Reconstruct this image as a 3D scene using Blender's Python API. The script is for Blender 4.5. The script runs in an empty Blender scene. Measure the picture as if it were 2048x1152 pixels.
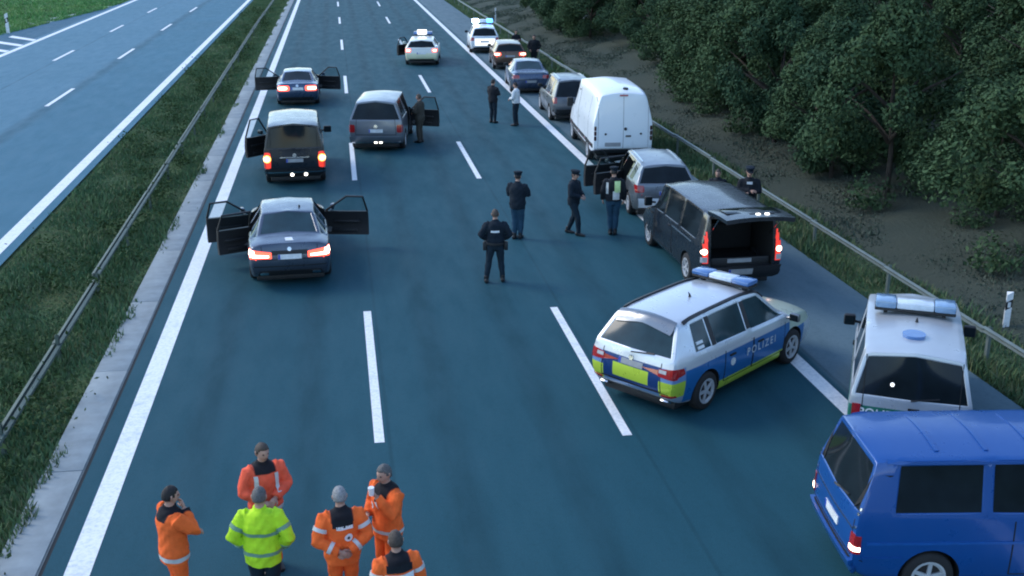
import bpy, bmesh, math, random
import numpy as np
from mathutils import Vector, Matrix
from mathutils.bvhtree import BVHTree
random.seed(7); RNG = np.random.default_rng(7)
R = math.radians
SC = bpy.context.scene
COL = SC.collection

# ------------------------------------------------------------------ camera, sky, sun, exposure
cam_d = bpy.data.cameras.new('camera'); cam = bpy.data.objects.new('camera', cam_d); COL.objects.link(cam)
cam.location = (0, 0, 7.934); cam.rotation_euler = (R(90 - 18.299), 0, R(-8.818))
cam_d.sensor_width = 36; cam_d.lens = 39.16; cam_d.clip_end = 3000; cam_d.clip_start = .1
SC.camera = cam
world = bpy.data.worlds.new('World'); SC.world = world; world.use_nodes = True
wn = world.node_tree.nodes; wl = world.node_tree.links
sky = wn.new('ShaderNodeTexSky'); sky.sky_type = 'NISHITA'; sky.sun_disc = False
SUN_EL, SUN_AZ = 38.0, 300.0
sky.sun_elevation = R(SUN_EL); sky.sun_rotation = R(SUN_AZ); sky.air_density = 1.0; sky.dust_density = .3; sky.ozone_density = 1.5
wn['Background'].inputs['Strength'].default_value = .10
wl.new(sky.outputs[0], wn['Background'].inputs['Color'])
sun_d = bpy.data.lights.new('sun', 'SUN'); sun_d.energy = .5; sun_d.angle = R(25); sun_d.color = (1, .9, .78)
sun = bpy.data.objects.new('sun', sun_d); COL.objects.link(sun)
sun.rotation_euler = Vector((-math.sin(R(SUN_AZ)) * math.cos(R(SUN_EL)), -math.cos(R(SUN_AZ)) * math.cos(R(SUN_EL)), -math.sin(R(SUN_EL)))).to_track_quat('-Z', 'Y').to_euler()
SC.view_settings.view_transform = 'Standard'; SC.view_settings.look = 'None'
SC.view_settings.exposure = 1.85; SC.view_settings.gamma = 1; SC.view_settings.use_curve_mapping = False
SC.cycles.use_denoising = True; SC.cycles.max_bounces = 5; SC.cycles.diffuse_bounces = 2; SC.cycles.glossy_bounces = 3
SC.cycles.transparent_max_bounces = 6; SC.cycles.caustics_reflective = False; SC.cycles.caustics_refractive = False
SC.cycles.filter_width = 2.0; SC.cycles.sample_clamp_indirect = 4

# ------------------------------------------------------------------ materials
class NT:
    def __init__(s, name):
        s.m = bpy.data.materials.new(name); s.m.use_nodes = True
        s.n = s.m.node_tree.nodes; s.l = s.m.node_tree.links; s.b = s.n['Principled BSDF']; s._p = None
    def new(s, t, **k):
        o = s.n.new(t)
        for a, v in k.items(): setattr(o, a, v)
        return o
    def put(s, sock, v):
        if isinstance(v, (int, float)): sock.default_value = v
        elif isinstance(v, tuple): sock.default_value = v if len(v) == 4 else v + (1,)
        else: s.l.new(v, sock)
    def math(s, op, a, b=0.0, clamp=False):
        o = s.new('ShaderNodeMath', operation=op, use_clamp=clamp); s.put(o.inputs[0], a); s.put(o.inputs[1], b); return o.outputs[0]
    def xyz(s):
        if s._p is None:
            t = s.new('ShaderNodeTexCoord'); s.obj = t.outputs['Object']
            x = s.new('ShaderNodeSeparateXYZ'); s.l.new(s.obj, x.inputs[0]); s._p = x.outputs
        return s._p
    def step(s, v, a, w=.01):            # 0 below a, 1 above
        return s.math('ADD', s.math('DIVIDE', s.math('SUBTRACT', v, a), w), .5, True)
    def rng(s, v, a, b, w=.01):
        return s.math('MULTIPLY', s.step(v, a, w), s.math('SUBTRACT', 1.0, s.step(v, b, w)))
    def box(s, x=None, y=None, z=None, w=.01, absx=False):
        X, Y, Z = s.xyz(); o = None
        if absx: X = s.math('ABSOLUTE', X)
        for v, r in ((X, x), (Y, y), (Z, z)):
            if r is None: continue
            q = s.rng(v, r[0], r[1], w); o = q if o is None else s.math('MULTIPLY', o, q)
        return o
    def mix(s, f, a, b):
        o = s.new('ShaderNodeMix', data_type='RGBA'); s.put(o.inputs[0], f); s.put(o.inputs[6], a); s.put(o.inputs[7], b); return o.outputs[2]
    def noise(s, scale, detail=4, rough=.55, vec=None, stretch=None):
        s.xyz(); v = vec or s.obj
        if stretch:
            mp = s.new('ShaderNodeMapping'); s.l.new(v, mp.inputs[0]); mp.inputs['Scale'].default_value = stretch; v = mp.outputs[0]
        o = s.new('ShaderNodeTexNoise'); s.l.new(v, o.inputs['Vector']); o.inputs['Scale'].default_value = scale
        o.inputs['Detail'].default_value = detail; o.inputs['Roughness'].default_value = rough; return o.outputs['Fac']
    def remap(s, v, a, b, c=0., d=1.):
        o = s.new('ShaderNodeMapRange'); s.put(o.inputs[0], v)
        for i, q in enumerate((a, b, c, d)): o.inputs[i + 1].default_value = q
        return o.outputs[0]
    def bump(s, h, strength=.3, dist=.02):
        o = s.new('ShaderNodeBump'); s.l.new(h, o.inputs['Height']); o.inputs['Strength'].default_value = strength; o.inputs['Distance'].default_value = dist
        s.l.new(o.outputs[0], s.b.inputs['Normal'])
    def set(s, color=None, rough=None, metal=None, coat=None, spec=None, emit=None, es=None):
        if color is not None: s.put(s.b.inputs['Base Color'], color)
        if rough is not None: s.put(s.b.inputs['Roughness'], rough)
        if metal is not None: s.put(s.b.inputs['Metallic'], metal)
        if coat is not None: s.b.inputs['Coat Weight'].default_value = coat; s.b.inputs['Coat Roughness'].default_value = .08
        if spec is not None: s.put(s.b.inputs['Specular IOR Level'], spec)
        if emit is not None: s.put(s.b.inputs['Emission Color'], emit); s.put(s.b.inputs['Emission Strength'], es or 1.0)
        return s.m

def plain(name, color, rough=.5, metal=0., coat=None, spec=None, var=.12, scale=9., bump=0):
    t = NT(name); n = t.noise(scale, 3)
    c = t.mix(t.remap(n, .3, .7), tuple(v * (1 - var) for v in color), tuple(min(1, v * (1 + var)) for v in color))
    if bump: t.bump(t.noise(scale * 3, 3), bump, .01)
    return t.set(c, rough, metal, coat, spec)
def paint(name, color, metal=.35, rough=.32, dirt=(.05, .055, .06)):
    t = NT(name); X, Y, Z = t.xyz()
    n = t.noise(3.5, 5, .6)
    d = t.math('MULTIPLY', t.remap(Z, .22, .65, .5 if max(color) > .1 else .22, .03), t.remap(n, .3, .7, .4, 1.))
    c = t.mix(d, color, dirt)
    t.bump(t.noise(1.7, 2), .04, .02)
    return t.set(c, t.remap(n, .3, .7, rough * .8, rough * 1.3), metal, .4)
def emis(name, color, strength, base=None):
    t = NT(name); return t.set(base or color, .3, emit=color, es=strength)

M = {}
M['glass'] = plain('dark_glass', (.010, .016, .020), .08, 0, spec=.22, var=.3, scale=2)
M['glass_mid'] = plain('tinted_glass', (.018, .045, .055), .1, 0, spec=.3, var=.3, scale=2)
def clear_glass():
    t = NT('clear_glass'); t.set((.02, .03, .035), .05)
    tr = t.new('ShaderNodeBsdfTransparent'); tr.inputs[0].default_value = (.72, .8, .8, 1); mx = t.new('ShaderNodeMixShader'); mx.inputs[0].default_value = .14
    t.l.new(tr.outputs[0], mx.inputs[1]); t.l.new(t.b.outputs[0], mx.inputs[2]); t.l.new(mx.outputs[0], t.n['Material Output'].inputs[0]); return t.m
M['clear'] = clear_glass()
M['black'] = plain('black_plastic', (.012, .013, .015), .55)
M['interior'] = plain('dark_interior', (.01, .011, .012), .85)
M['tyre'] = plain('tyre_rubber', (.014, .014, .015), .8, bump=.3)
M['rim'] = plain('alloy_rim', (.50, .52, .54), .4, .25)
M['chrome'] = plain('chrome', (.6, .62, .64), .18, 1)
M['plate'] = plain('plate_white', (.7, .72, .72), .45)
M['plate_dim'] = plain('plate_grey', (.3, .31, .32), .5)
M['plate_blue'] = plain('plate_blue', (.02, .06, .4), .45)
M['white'] = plain('white_plastic', (.75, .77, .78), .45)
M['seam'] = plain('panel_gap', (.006, .007, .008), .8)
M['tl_red'] = plain('tail_light_red', (.35, .012, .015), .12, 0, coat=1)
M['tl_clear'] = plain('tail_light_clear', (.5, .5, .5), .12, 0, coat=1)
M['tl_on'] = emis('tail_light_lit', (1, .09, .045), .75)
M['tl_core'] = emis('tail_light_core', (1, .66, .52), 2.0)
M['tl_orange'] = emis('tail_light_orange', (1, .40, .07), .8)
M['tl_orange_core'] = emis('tail_light_orange_core', (1, .70, .28), 1.6)
M['tl_glow'] = emis('tail_light_dim', (.9, .05, .03), .22)
M['lamp_w'] = emis('white_lamp', (1, .95, .85), 1.8)
M['lamp_b'] = emis('blue_beacon_flash', (.45, .62, 1.), 9.)
M['lamp_b2'] = emis('blue_beacon_on', (.06, .25, 1.), 1.8)
M['bar_blue'] = plain('blue_beacon_off', (.05, .15, .38), .25, 0, coat=1)
M['bar_pale'] = plain('light_bar_pale_blue', (.20, .33, .50), .25, 0, coat=1)
M['bar_clear'] = plain('light_bar_white', (.62, .7, .78), .2, 0, coat=1)
M['yellow'] = plain('reflective_yellow', (.55, .75, .06), .4)

# ------------------------------------------------------------------ object helpers
def clean(n): return n
def mesh_obj(name, me, parent=None, mats=(), smooth=None):
    o = bpy.data.objects.new(name, me); COL.objects.link(o)
    for m in mats: me.materials.append(m)
    if smooth is not None: shade(me, smooth)
    if parent is not None: o.parent = parent
    return o
def shade(me, ang):
    me.polygons.foreach_set('use_smooth', [True] * len(me.polygons))
    if ang is not True: me.set_sharp_from_angle(angle=R(ang))
def from_bm(bm, name, parent=None, mats=(), smooth=None):
    me = bpy.data.meshes.new(name); bmesh.ops.recalc_face_normals(bm, faces=bm.faces); bm.to_mesh(me); bm.free()
    return mesh_obj(name, me, parent, mats, smooth)
def tag(o, label=None, cat=None, group=None, kind=None):
    if label: o['label'] = label
    if cat: o['category'] = cat
    if group: o['group'] = group
    if kind: o['kind'] = kind
    return o
def empty(name, label, cat, loc, rz=0, group=None):
    o = bpy.data.objects.new(name, None); COL.objects.link(o); o.location = loc; o.rotation_euler = (0, 0, rz); o.empty_display_size = .3
    return tag(o, label, cat, group)
def np_obj(name, V, F, parent=None, mats=(), smooth=None, fmat=None):
    V = np.asarray(V, np.float32); F = np.asarray(F, np.int32); k = F.shape[1]
    me = bpy.data.meshes.new(name); me.vertices.add(len(V)); me.vertices.foreach_set('co', V.ravel())
    me.loops.add(F.size); me.loops.foreach_set('vertex_index', F.ravel()); me.polygons.add(len(F))
    me.polygons.foreach_set('loop_start', np.arange(0, F.size, k, dtype=np.int32)); me.polygons.foreach_set('loop_total', np.full(len(F), k, np.int32))
    if fmat is not None: me.polygons.foreach_set('material_index', np.asarray(fmat, np.int32))
    me.update(calc_edges=True); me.validate()
    return mesh_obj(name, me, parent, mats, smooth)
def bm_box(bm, c, s, rot=None, bev=0, mi=0):
    mt = Matrix.Translation(c) @ (rot or Matrix()) @ Matrix.Diagonal((s[0], s[1], s[2], 1))
    r = bmesh.ops.create_cube(bm, size=1, matrix=mt)
    fs = set(f for v in r['verts'] for f in v.link_faces)
    for f in fs: f.material_index = mi
    if bev:
        es = set(e for v in r['verts'] for e in v.link_edges)
        q = bmesh.ops.bevel(bm, geom=list(es), offset=bev, segments=2, affect='EDGES', profile=.5)
        for f in q['faces']: f.material_index = mi
def box(name, c, s, mat, parent=None, bev=0, rot=None):
    bm = bmesh.new(); bm_box(bm, c, s, rot, bev); return from_bm(bm, name, parent, [mat], 40)
def bm_tube(bm, pts, rad, n=8, mi=0, cap=True, flat=None):
    """tube along points; rad a number or list of r or (rx,ry)"""
    pts = [Vector(p) for p in pts]; rings = []
    for i, p in enumerate(pts):
        d = (pts[min(i + 1, len(pts) - 1)] - pts[max(i - 1, 0)]).normalized()
        ref = Vector((1, 0, 0)) if abs(d.x) < .9 else Vector((0, 1, 0))
        if flat is not None: ref = Vector(flat)
        a = (ref - d * ref.dot(d)).normalized(); b = d.cross(a)
        r = rad[i] if isinstance(rad, (list, tuple)) else rad
        rx, ry = r if isinstance(r, (list, tuple)) else (r, r)
        rings.append([bm.verts.new(p + a * math.cos(t) * rx + b * math.sin(t) * ry) for t in [2 * math.pi * k / n for k in range(n)]])
    for A, B in zip(rings, rings[1:]):
        for k in range(n):
            f = bm.faces.new((A[k], A[(k + 1) % n], B[(k + 1) % n], B[k])); f.material_index = mi
    if cap:
        bm.faces.new(rings[0][::-1]).material_index = mi; bm.faces.new(rings[-1]).material_index = mi
def tube(name, pts, rad, mat, parent=None, n=8):
    bm = bmesh.new(); bm_tube(bm, pts, rad, n); return from_bm(bm, name, parent, [mat], 50)
def lathe_bm(bm, prof, n=28, axis='X', mi=0, cap=True):
    rings = []
    for (a, r) in prof:
        ring = []
        for k in range(n):
            t = 2 * math.pi * k / n
            ring.append(bm.verts.new((a, r * math.cos(t), r * math.sin(t)) if axis == 'X' else (r * math.cos(t), r * math.sin(t), a)))
        rings.append(ring)
    for A, B in zip(rings, rings[1:]):
        for k in range(n): bm.faces.new((A[k], A[(k + 1) % n], B[(k + 1) % n], B[k])).material_index = mi
    if cap: bm.faces.new(rings[0]).material_index = mi; bm.faces.new(rings[-1][::-1]).material_index = mi
def copy_tree(o, parent=None):
    c = o.copy(); COL.objects.link(c)
    if parent is not None: c.parent = parent
    for ch in o.children: copy_tree(ch, c)
    return c

# ------------------------------------------------------------------ setting: ground, roads, markings
XL, XA, XB, XR = -3.592, .381, 4.36, 8.33      # lines of the near carriageway
def gz(x):                                      # terrain height
    x = np.asarray(x, float); z = np.full_like(x, -.06)
    z = np.where(x > 12.3, -.06 + .13 * (x - 12.3), z)
    z = np.where(x > 17.5, -.06 + .13 * 5.2 + .27 * (x - 17.5), z)
    z = np.where(x > 60, -.06 + .13 * 5.2 + .27 * 42.5 + .02 * (x - 60), z)
    m = (x > -8.2) & (x < -4.6); z = np.where(m, -.06 - .14 * np.sin((x + 8.2) / 3.6 * np.pi), z)
    z = np.where(x < -26, -.06 - .02 * (x + 26), z)
    return z
def ground_mat():
    t = NT('meadow_ground'); X, Y, Z = t.xyz(); n1 = t.noise(.35, 5, .6); n2 = t.noise(6, 4, .6)
    g = t.mix(t.remap(n1, .35, .65), (.055, .11, .048), (.09, .12, .05))
    g = t.mix(t.math('MULTIPLY', t.remap(n2, .45, .7), .5), g, (.07, .06, .035))
    far = t.math('SUBTRACT', 1., t.step(X, -20, 3))
    g = t.mix(far, g, t.mix(t.remap(n1, .35, .65), (.055, .13, .05), (.10, .15, .055)))
    sl = t.rng(X, 12.6, 60, .8)
    g = t.mix(sl, g, t.mix(t.remap(n1, .3, .7), (.052, .068, .056), (.074, .086, .066)))
    t.bump(t.noise(9, 5, .7), .8, .08); return t.set(g, .95, spec=.1)
xs = np.concatenate([np.linspace(-500, -60, 12), np.linspace(-50, -26, 9), np.linspace(-24, -9, 8), np.linspace(-8.2, -4.4, 9), np.linspace(-3, 12.2, 8), np.linspace(12.5, 60, 40), np.linspace(70, 600, 14)])
ys = np.concatenate([np.linspace(-700, -80, 8), np.linspace(-60, 0, 7), np.linspace(4, 140, 60), np.linspace(150, 1500, 24)])
GX, GY = np.meshgrid(xs, ys); GZ = gz(GX)
bumpz = .10 * np.sin(GX * 1.3 + np.sin(GY * .7)) * np.sin(GY * .9 + .6 * GX) * np.clip((GX - 12.6) / 2, 0, 1); GZ = GZ + bumpz
V = np.stack([GX, GY, GZ], -1).reshape(-1, 3); nx = len(xs)
ii = np.arange((len(ys) - 1) * (nx - 1)); a = ii // (nx - 1) * nx + ii % (nx - 1)
ground = np_obj('ground', V, np.stack([a, a + 1, a + nx + 1, a + nx], 1), None, [ground_mat()], True); tag(ground, kind='structure')

def asphalt_mat(name, a, b, split=None, c2=None, seamx=()):
    t = NT(name); X, Y, Z = t.xyz()
    big = t.noise(.25, 4, .6, stretch=(1, .35, 1)); fine = t.noise(60, 3, .7); mid = t.noise(2.2, 5, .6, stretch=(1, .25, 1))
    col = t.mix(t.remap(big, .3, .7), a, b)
    if split is not None:
        wob = t.math('ADD', X, t.math('MULTIPLY', t.math('SUBTRACT', t.noise(.3, 3), .5), .35))
        col = t.mix(t.step(wob, split, .15), col, t.mix(t.remap(big, .3, .7), tuple(v * .92 for v in c2), tuple(v * 1.08 for v in c2)))
    col = t.mix(t.math('MULTIPLY', t.remap(mid, .48, .72), .18), col, tuple(v * .62 for v in a))
    col = t.mix(t.math('MULTIPLY', t.remap(fine, .48, .72), .5), col, tuple(min(1, v * 1.7) for v in b))
    col = t.mix(t.math('MULTIPLY', t.remap(t.noise(11, 4, .75), .5, .8), .35), col, tuple(v * .6 for v in a))
    for (sx, hw, k) in seamx:
        dx = t.math('ABSOLUTE', t.math('SUBTRACT', X, sx))
        w = t.math('MULTIPLY', t.math('SUBTRACT', 1., t.remap(dx, hw * .3, hw)), k)
        w = t.math('MULTIPLY', w, t.remap(mid, .3, .7, .4, 1.)); col = t.mix(w, col, tuple(v * .45 for v in a))
    t.bump(t.noise(160, 2), .25, .006)
    return t.set(col, t.remap(mid, .3, .7, .64, .8), spec=.12)
tracks = [(x0 + d, .38, .34) for x0 in (XL + 2, XA + 2, XB + 2) for d in (-.85, .85)]
seams = [(XA + .16, .045, .38), (XB + .16, .045, .38), (XR + .35, .05, .45)]
def sheet(name, x0, x1, y0, y1, z, mat, parent=None, nx=1, ny=40):
    X, Y = np.meshgrid(np.linspace(x0, x1, nx + 1), np.linspace(y0, y1, ny + 1)); V = np.stack([X, Y, np.full_like(X, z)], -1).reshape(-1, 3)
    i = np.arange(nx * ny); a = i // nx * (nx + 1) + i % nx
    return np_obj(name, V, np.stack([a, a + 1, a + nx + 2, a + nx + 1], 1), parent, [mat])
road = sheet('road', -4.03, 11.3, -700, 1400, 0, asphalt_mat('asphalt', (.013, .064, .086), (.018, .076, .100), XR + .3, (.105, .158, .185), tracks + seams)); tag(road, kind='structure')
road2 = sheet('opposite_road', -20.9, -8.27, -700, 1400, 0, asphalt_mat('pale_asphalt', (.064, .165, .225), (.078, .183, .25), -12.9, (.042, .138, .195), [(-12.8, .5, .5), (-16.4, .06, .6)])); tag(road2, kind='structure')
# hatched exit wedge beside the opposite road
bm = bmesh.new(); ring = [(-20.9, 60), (-20.9, 118), (-22.3, 106), (-23.2, 95), (-24.6, 84), (-26, 60)]
bm.faces.new([bm.verts.new((x, y, -.004)) for x, y in ring]); wedge = from_bm(bm, 'exit_lane', None, [asphalt_mat('wedge_asphalt', (.03, .10, .15), (.04, .12, .18))]); tag(wedge, kind='structure')
bm = bmesh.new(); ring = [(-21.1, 119), (-21.0, 97), (-22.0, 97.0), (-24.4, 96), (-25.0, 93), (-25.8, 95), (-23.4, 104)]
bm.faces.new([bm.verts.new((x, y, -.02)) for x, y in ring]); gv = from_bm(bm, 'gravel_verge', None, [plain('pale_gravel', (.22, .28, .26), .95, var=.3, scale=3)]); tag(gv, kind='structure')

def line_mat():
    t = NT('road_paint'); n = t.noise(14, 5, .7); c = t.mix(t.remap(n, .45, .75), (.80, .81, .81), (.50, .56, .60)); n3 = t.noise(2.1, 5, .7); c = t.mix(t.math('MULTIPLY', t.remap(n3, .52, .72), .45), c, (.30, .38, .44))
    t.bump(t.noise(120, 2), .2, .005); return t.set(c, .6)
LM = line_mat()
def bar(name, x, y0, y1, w, parent, z=.005):
    ny = max(1, int((y1 - y0) / 12)); return sheet(name, x - w / 2, x + w / 2, y0, y1, z, LM, parent, 1, ny)
bar('edge_line', XL, -700, 1400, .33, road); bar('edge_line', XR, -700, 1400, .31, road)
for k, (xx, y00) in enumerate(((XA, 16.25), (XB, 15.9))):
    src = None
    for i in range(0, 14):
        y = y00 + 19.08 * (i - 1)
        if src is None: src = bar('lane_dash', xx, 0, 6.36, .16, road); o = src
        else: o = src.copy(); COL.objects.link(o)
        o.location = (0, y, 0)
bar('edge_line', -8.72, -700, 1400, .36, road2); bar('edge_line', -20.35, -700, 1400, .36, road2)
for xx, y00 in ((-12.95, 52.5), (-16.58, 70.2)):
    src = None
    for i in range(-3, 9):
        if src is None: src = bar('lane_dash', xx, 0, 5.6, .19, road2); o = src
        else: o = src.copy(); COL.objects.link(o)
        o.location = (0, y00 + 18.15 * i, 0)
for k in range(4):
    y = 82.3 - 3.5 * k; bm = bmesh.new()
    bm.faces.new([bm.verts.new(p) for p in ((-20.6, y, .002), (-20.6, y + .95, .002), (-23.0 - .2 * k, y + 4.1, .002), (-23.0 - .2 * k, y + 3.0, .002))]); from_bm(bm, 'hatch_stripe', wedge, [LM])
# concrete gutter strip and drain slot, made of slabs
conc = plain('pale_concrete', (.25, .29, .30), .9, var=.16, scale=2.5, bump=.3)
gut = tag(bpy.data.objects.new('concrete_gutter', None), kind='structure'); COL.objects.link(gut)
src = None
for i in range(60):
    if src is None: src = box('concrete_slab', (-4.40, 2, -.055), (.58, 3.985, .12), conc, gut, .01); o = src
    else: o = src.copy(); COL.objects.link(o)
    o.location = (RNG.normal(0, .004), 4.0 * i - 4, RNG.normal(0, .002))
box('drain_channel', (-4.07, 700, -.05), (.085, 1520, .06), plain('drain_dark', (.012, .018, .022), .9), gut)
sheet('drain_grate', -4.105, -4.085, -700, 1400, -.012, plain('grate_grey', (.1, .13, .14), .7), gut, 1, 60)

# ------------------------------------------------------------------ guard rails
steel = plain('galvanised_steel', (.16, .20, .19), .6, .4, var=.2, scale=1.2)
steel_r = plain('weathered_steel', (.10, .135, .112), .7, .25, var=.25, scale=.8)
def rail_beam_mesh(L):
    prof = [(-.02, -.06), (.03, -.042), (.03, -.026), (-.005, -.01), (-.005, .01), (.03, .026), (.03, .042), (-.02, .06)]
    prof = prof + [(x - .012, z) for x, z in prof[::-1]]; bm = bmesh.new()
    A = [bm.verts.new((x, 0, z)) for x, z in prof]; B = [bm.verts.new((x, L, z)) for x, z in prof]; n = len(prof)
    for k in range(n): bm.faces.new((A[k], A[(k + 1) % n], B[(k + 1) % n], B[k]))
    bm.faces.new(A[::-1]); bm.faces.new(B); bmesh.ops.recalc_face_normals(bm, faces=bm.faces)
    me = bpy.data.meshes.new('rail_beam'); bm.to_mesh(me); bm.free(); return me
def post_mesh():
    bm = bmesh.new()
    for c, s in (((0, 0, .24), (.008, .08, .80)), ((.03, .036, .24), (.05, .008, .80)), ((.03, -.036, .24), (.05, .008, .80))): bm_box(bm, c, s)
    me = bpy.data.meshes.new('rail_post'); bm.to_mesh(me); bm.free(); return me
def guard_rail(xf, y0, y1, mat, label, double=False, hide=(), zt=.64):
    g = empty('guard_rail', label, 'guard rail', (0, y0, 0))
    bme = rail_beam_mesh(4.02); bme.materials.append(mat); pme = post_mesh(); pme.materials.append(mat)
    y = y0
    while y < y1:
        x, x2 = xf(y), xf(y + 4)
        if not any(a <= y < b for a, b in hide):
            for s in ((-1, 1) if double else (-1,)):
                o = mesh_obj('rail_beam', bme, g); o.location = (x + (.055 if double else .10) * s, y - y0, zt + RNG.normal(0, .012) - (.16 if double and y < 24 else 0)); o.rotation_euler = (0, 0, math.atan2(x - x2, 4) + (math.pi if s > 0 else 0) * 0)
                o.scale = (s, 1, .62 if double else 1)
        o = mesh_obj('rail_post', pme, g); o.location = (x, y - y0, zt - .60)
        y += 4
    return g
guard_rail(lambda y: 11.85, 6, 170, steel, 'long steel guard rail on posts along the right verge below the wood')
guard_rail(lambda y: -5.45 - .0055 * min(y, 90), 9, 150, steel_r, 'weathered double guard rail half sunk in the grass of the median', True, zt=.36)

# ------------------------------------------------------------------ vehicles
WHEEL = {}
def wheel_mesh(r, w=.21):
    key = (round(r, 3))
    if key in WHEEL: return WHEEL[key]
    bm = bmesh.new(); h = w / 2
    lathe_bm(bm, [(-h * .7, r * .60), (-h, r * .66), (-h, r * .88), (-h * .8, r * .97), (-h * .5, r), (h * .5, r), (h * .8, r * .97), (h, r * .88), (h, r * .66), (h * .7, r * .60)], 32)
    bmesh.ops.recalc_face_normals(bm, faces=bm.faces); t = bpy.data.meshes.new('wheel'); bm.to_mesh(t); bm.free(); t.materials.append(M['tyre']); shade(t, 40)
    bm = bmesh.new()                           # rim: outward is +X
    lathe_bm(bm, [(h * .5, r * .66), (h * 1.02, r * .66), (h * 1.02, r * .58), (h * .75, r * .56), (h * .75, r * .50), (h * .32, r * .50)], 32, mi=0, cap=False)
    lathe_bm(bm, [(h * .30, r * .55), (h * .36, r * .55)], 24, mi=1)
    lathe_bm(bm, [(h * .4, r * .15), (h * .98, r * .13), (h * 1.0, r * .06)], 14, mi=0)
    for k in range(5):
        a = 2 * math.pi * k / 5
        bm_box(bm, Vector((h * .82, math.cos(a) * r * .34, math.sin(a) * r * .34)), (h * .25, r * .48, r * .15), Matrix.Rotation(a, 4, 'X'), mi=0)
    bmesh.ops.recalc_face_normals(bm, faces=bm.faces); q = bpy.data.meshes.new('rim'); bm.to_mesh(q); bm.free(); q.materials.append(M['rim']); q.materials.append(M['black']); shade(q, 35)
    WHEEL[key] = (t, q); return t, q

# body cages: stations rear -> front, each (y, sill, mid, belt, rail, roof) with (x, z[, dy])
def cage_sedan():
    return dict(L=4.94, W=1.87, H=1.47, st=[
        (0, (.74, .30, .14), (.86, .60, 0), (.80, .97, .10), (.62, 1.03, .13), (0, 1.06, .08)),
        (.30, (.86, .23), (.925, .62), (.87, .99), (.66, 1.05), (0, 1.085)),
        (.78, (.87, .21), (.935, .60), (.895, .97), (.70, 1.05), (0, 1.10)),
        (1.58, (.87, .2), (.935, .58), (.905, .95), (.58, 1.385), (0, 1.45)),
        (2.38, (.87, .2), (.935, .58), (.905, .94), (.60, 1.41), (0, 1.47)),
        (3.0, (.87, .2), (.935, .58), (.905, .93), (.58, 1.38), (0, 1.43)),
        (3.72, (.87, .2), (.935, .58), (.90, .93), (.73, .98), (0, 1.01)),
        (4.5, (.86, .22), (.92, .58), (.85, .85), (.62, .89), (0, .91)),
        (4.94, (.74, .26, -.1), (.82, .55, -.04), (.70, .73, -.10), (.5, .76, -.1), (0, .78, -.02))],
        win=[('rear', 2), ('front', 5), ('side', (3,)), ('side', (4, 5)), ('side', (2,))], axles=(1.06, 4.04), rw=.335)
def cage_wagon(h=0.):
    return dict(L=4.94, W=1.87, H=1.48 + h, st=[
        (0, (.76, .30, .10), (.88, .60, 0), (.84, .98, .10), (.63, 1.36 + h, .48), (0, 1.43 + h, .42)),
        (.60, (.87, .22), (.935, .60), (.90, .98), (.61, 1.385 + h, .12), (0, 1.455 + h, .1)),
        (1.25, (.87, .2), (.935, .58), (.905, .97), (.62, 1.405 + h), (0, 1.475 + h)),
        (2.38, (.87, .2), (.935, .58), (.905, .95), (.62, 1.42 + h), (0, 1.48 + h)),
        (3.0, (.87, .2), (.935, .58), (.905, .94), (.59, 1.38 + h), (0, 1.43 + h)),
        (3.72, (.87, .2), (.935, .58), (.90, .93), (.73, .98), (0, 1.02)),
        (4.5, (.86, .22), (.92, .58), (.85, .85), (.62, .90), (0, .93)),
        (4.94, (.74, .26, -.1), (.82, .55, -.04), (.70, .74, -.10), (.5, .78, -.1), (0, .80, -.02))],
        win=[('cap',), ('front', 4), ('side', (1,)), ('side', (2,)), ('side', (3, 4))], axles=(1.02, 3.98), rw=.335)
def cage_van(kind='vito'):
    if kind == 'vito':
        L, W, H, yr, nose, zb = 4.75, 1.90, 1.90, .10, .95, 1.10
        rr = .14
    elif kind == 'old':                        # older boxier van with a raked tail
        L, W, H, yr, nose, zb = 4.75, 1.82, 1.93, .26, .72, 1.13
        rr = .26
    else:                                      # people carrier
        L, W, H, yr, nose, zb = 4.75, 1.88, 1.78, .22, 1.05, 1.06
        rr = .24
    w = W / 2; xr = w * .80 if kind != 'mpv' else w * .72; zr = H - .10
    e = L - nose
    return dict(rail=.66, corner=.72, L=L, W=W, H=H, st=[
        (0, (w * .92, .33, .06), (w * .98, .66, 0), (w * .97, zb, .05), (xr * .99, zr - .03, rr), (0, H - .035, rr - .07)),
        (.42, (w * .96, .27), (w, .64), (w * .965, zb), (xr, zr, .06 if kind != 'vito' else 0), (0, H)),
        (1.60, (w * .96, .25), (w, .64), (w * .97, zb), (xr * 1.01, zr + .01), (0, H)),
        (2.72, (w * .96, .25), (w, .64), (w * .97, zb - .02), (xr * 1.01, zr + .01), (0, H)),
        (e - .55 if kind != 'mpv' else e - .8, (w * .96, .25), (w, .64), (w * .97, zb - .04), (xr * .97, zr - .05), (0, H - .06)),
        (e, (w * .96, .25), (w, .62), (w * .95, zb - .10), (w * .80, zb - .04), (0, zb + .01)),
        (e + nose * .62, (w * .94, .27), (w * .98, .60), (w * .88, zb - .24), (w * .66, zb - .19), (0, zb - .15)),
        (L, (w * .80, .30, -.1), (w * .88, .58, -.04), (w * .78, zb - .36, -.08), (w * .55, zb - .31, -.08), (0, zb - .28, 0))],
        win=[('cap',), ('front', 4), ('side', (1,)), ('side', (2,)), ('side', (3, 4))], axles=(.98, L - .9), rw=.325)
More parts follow.
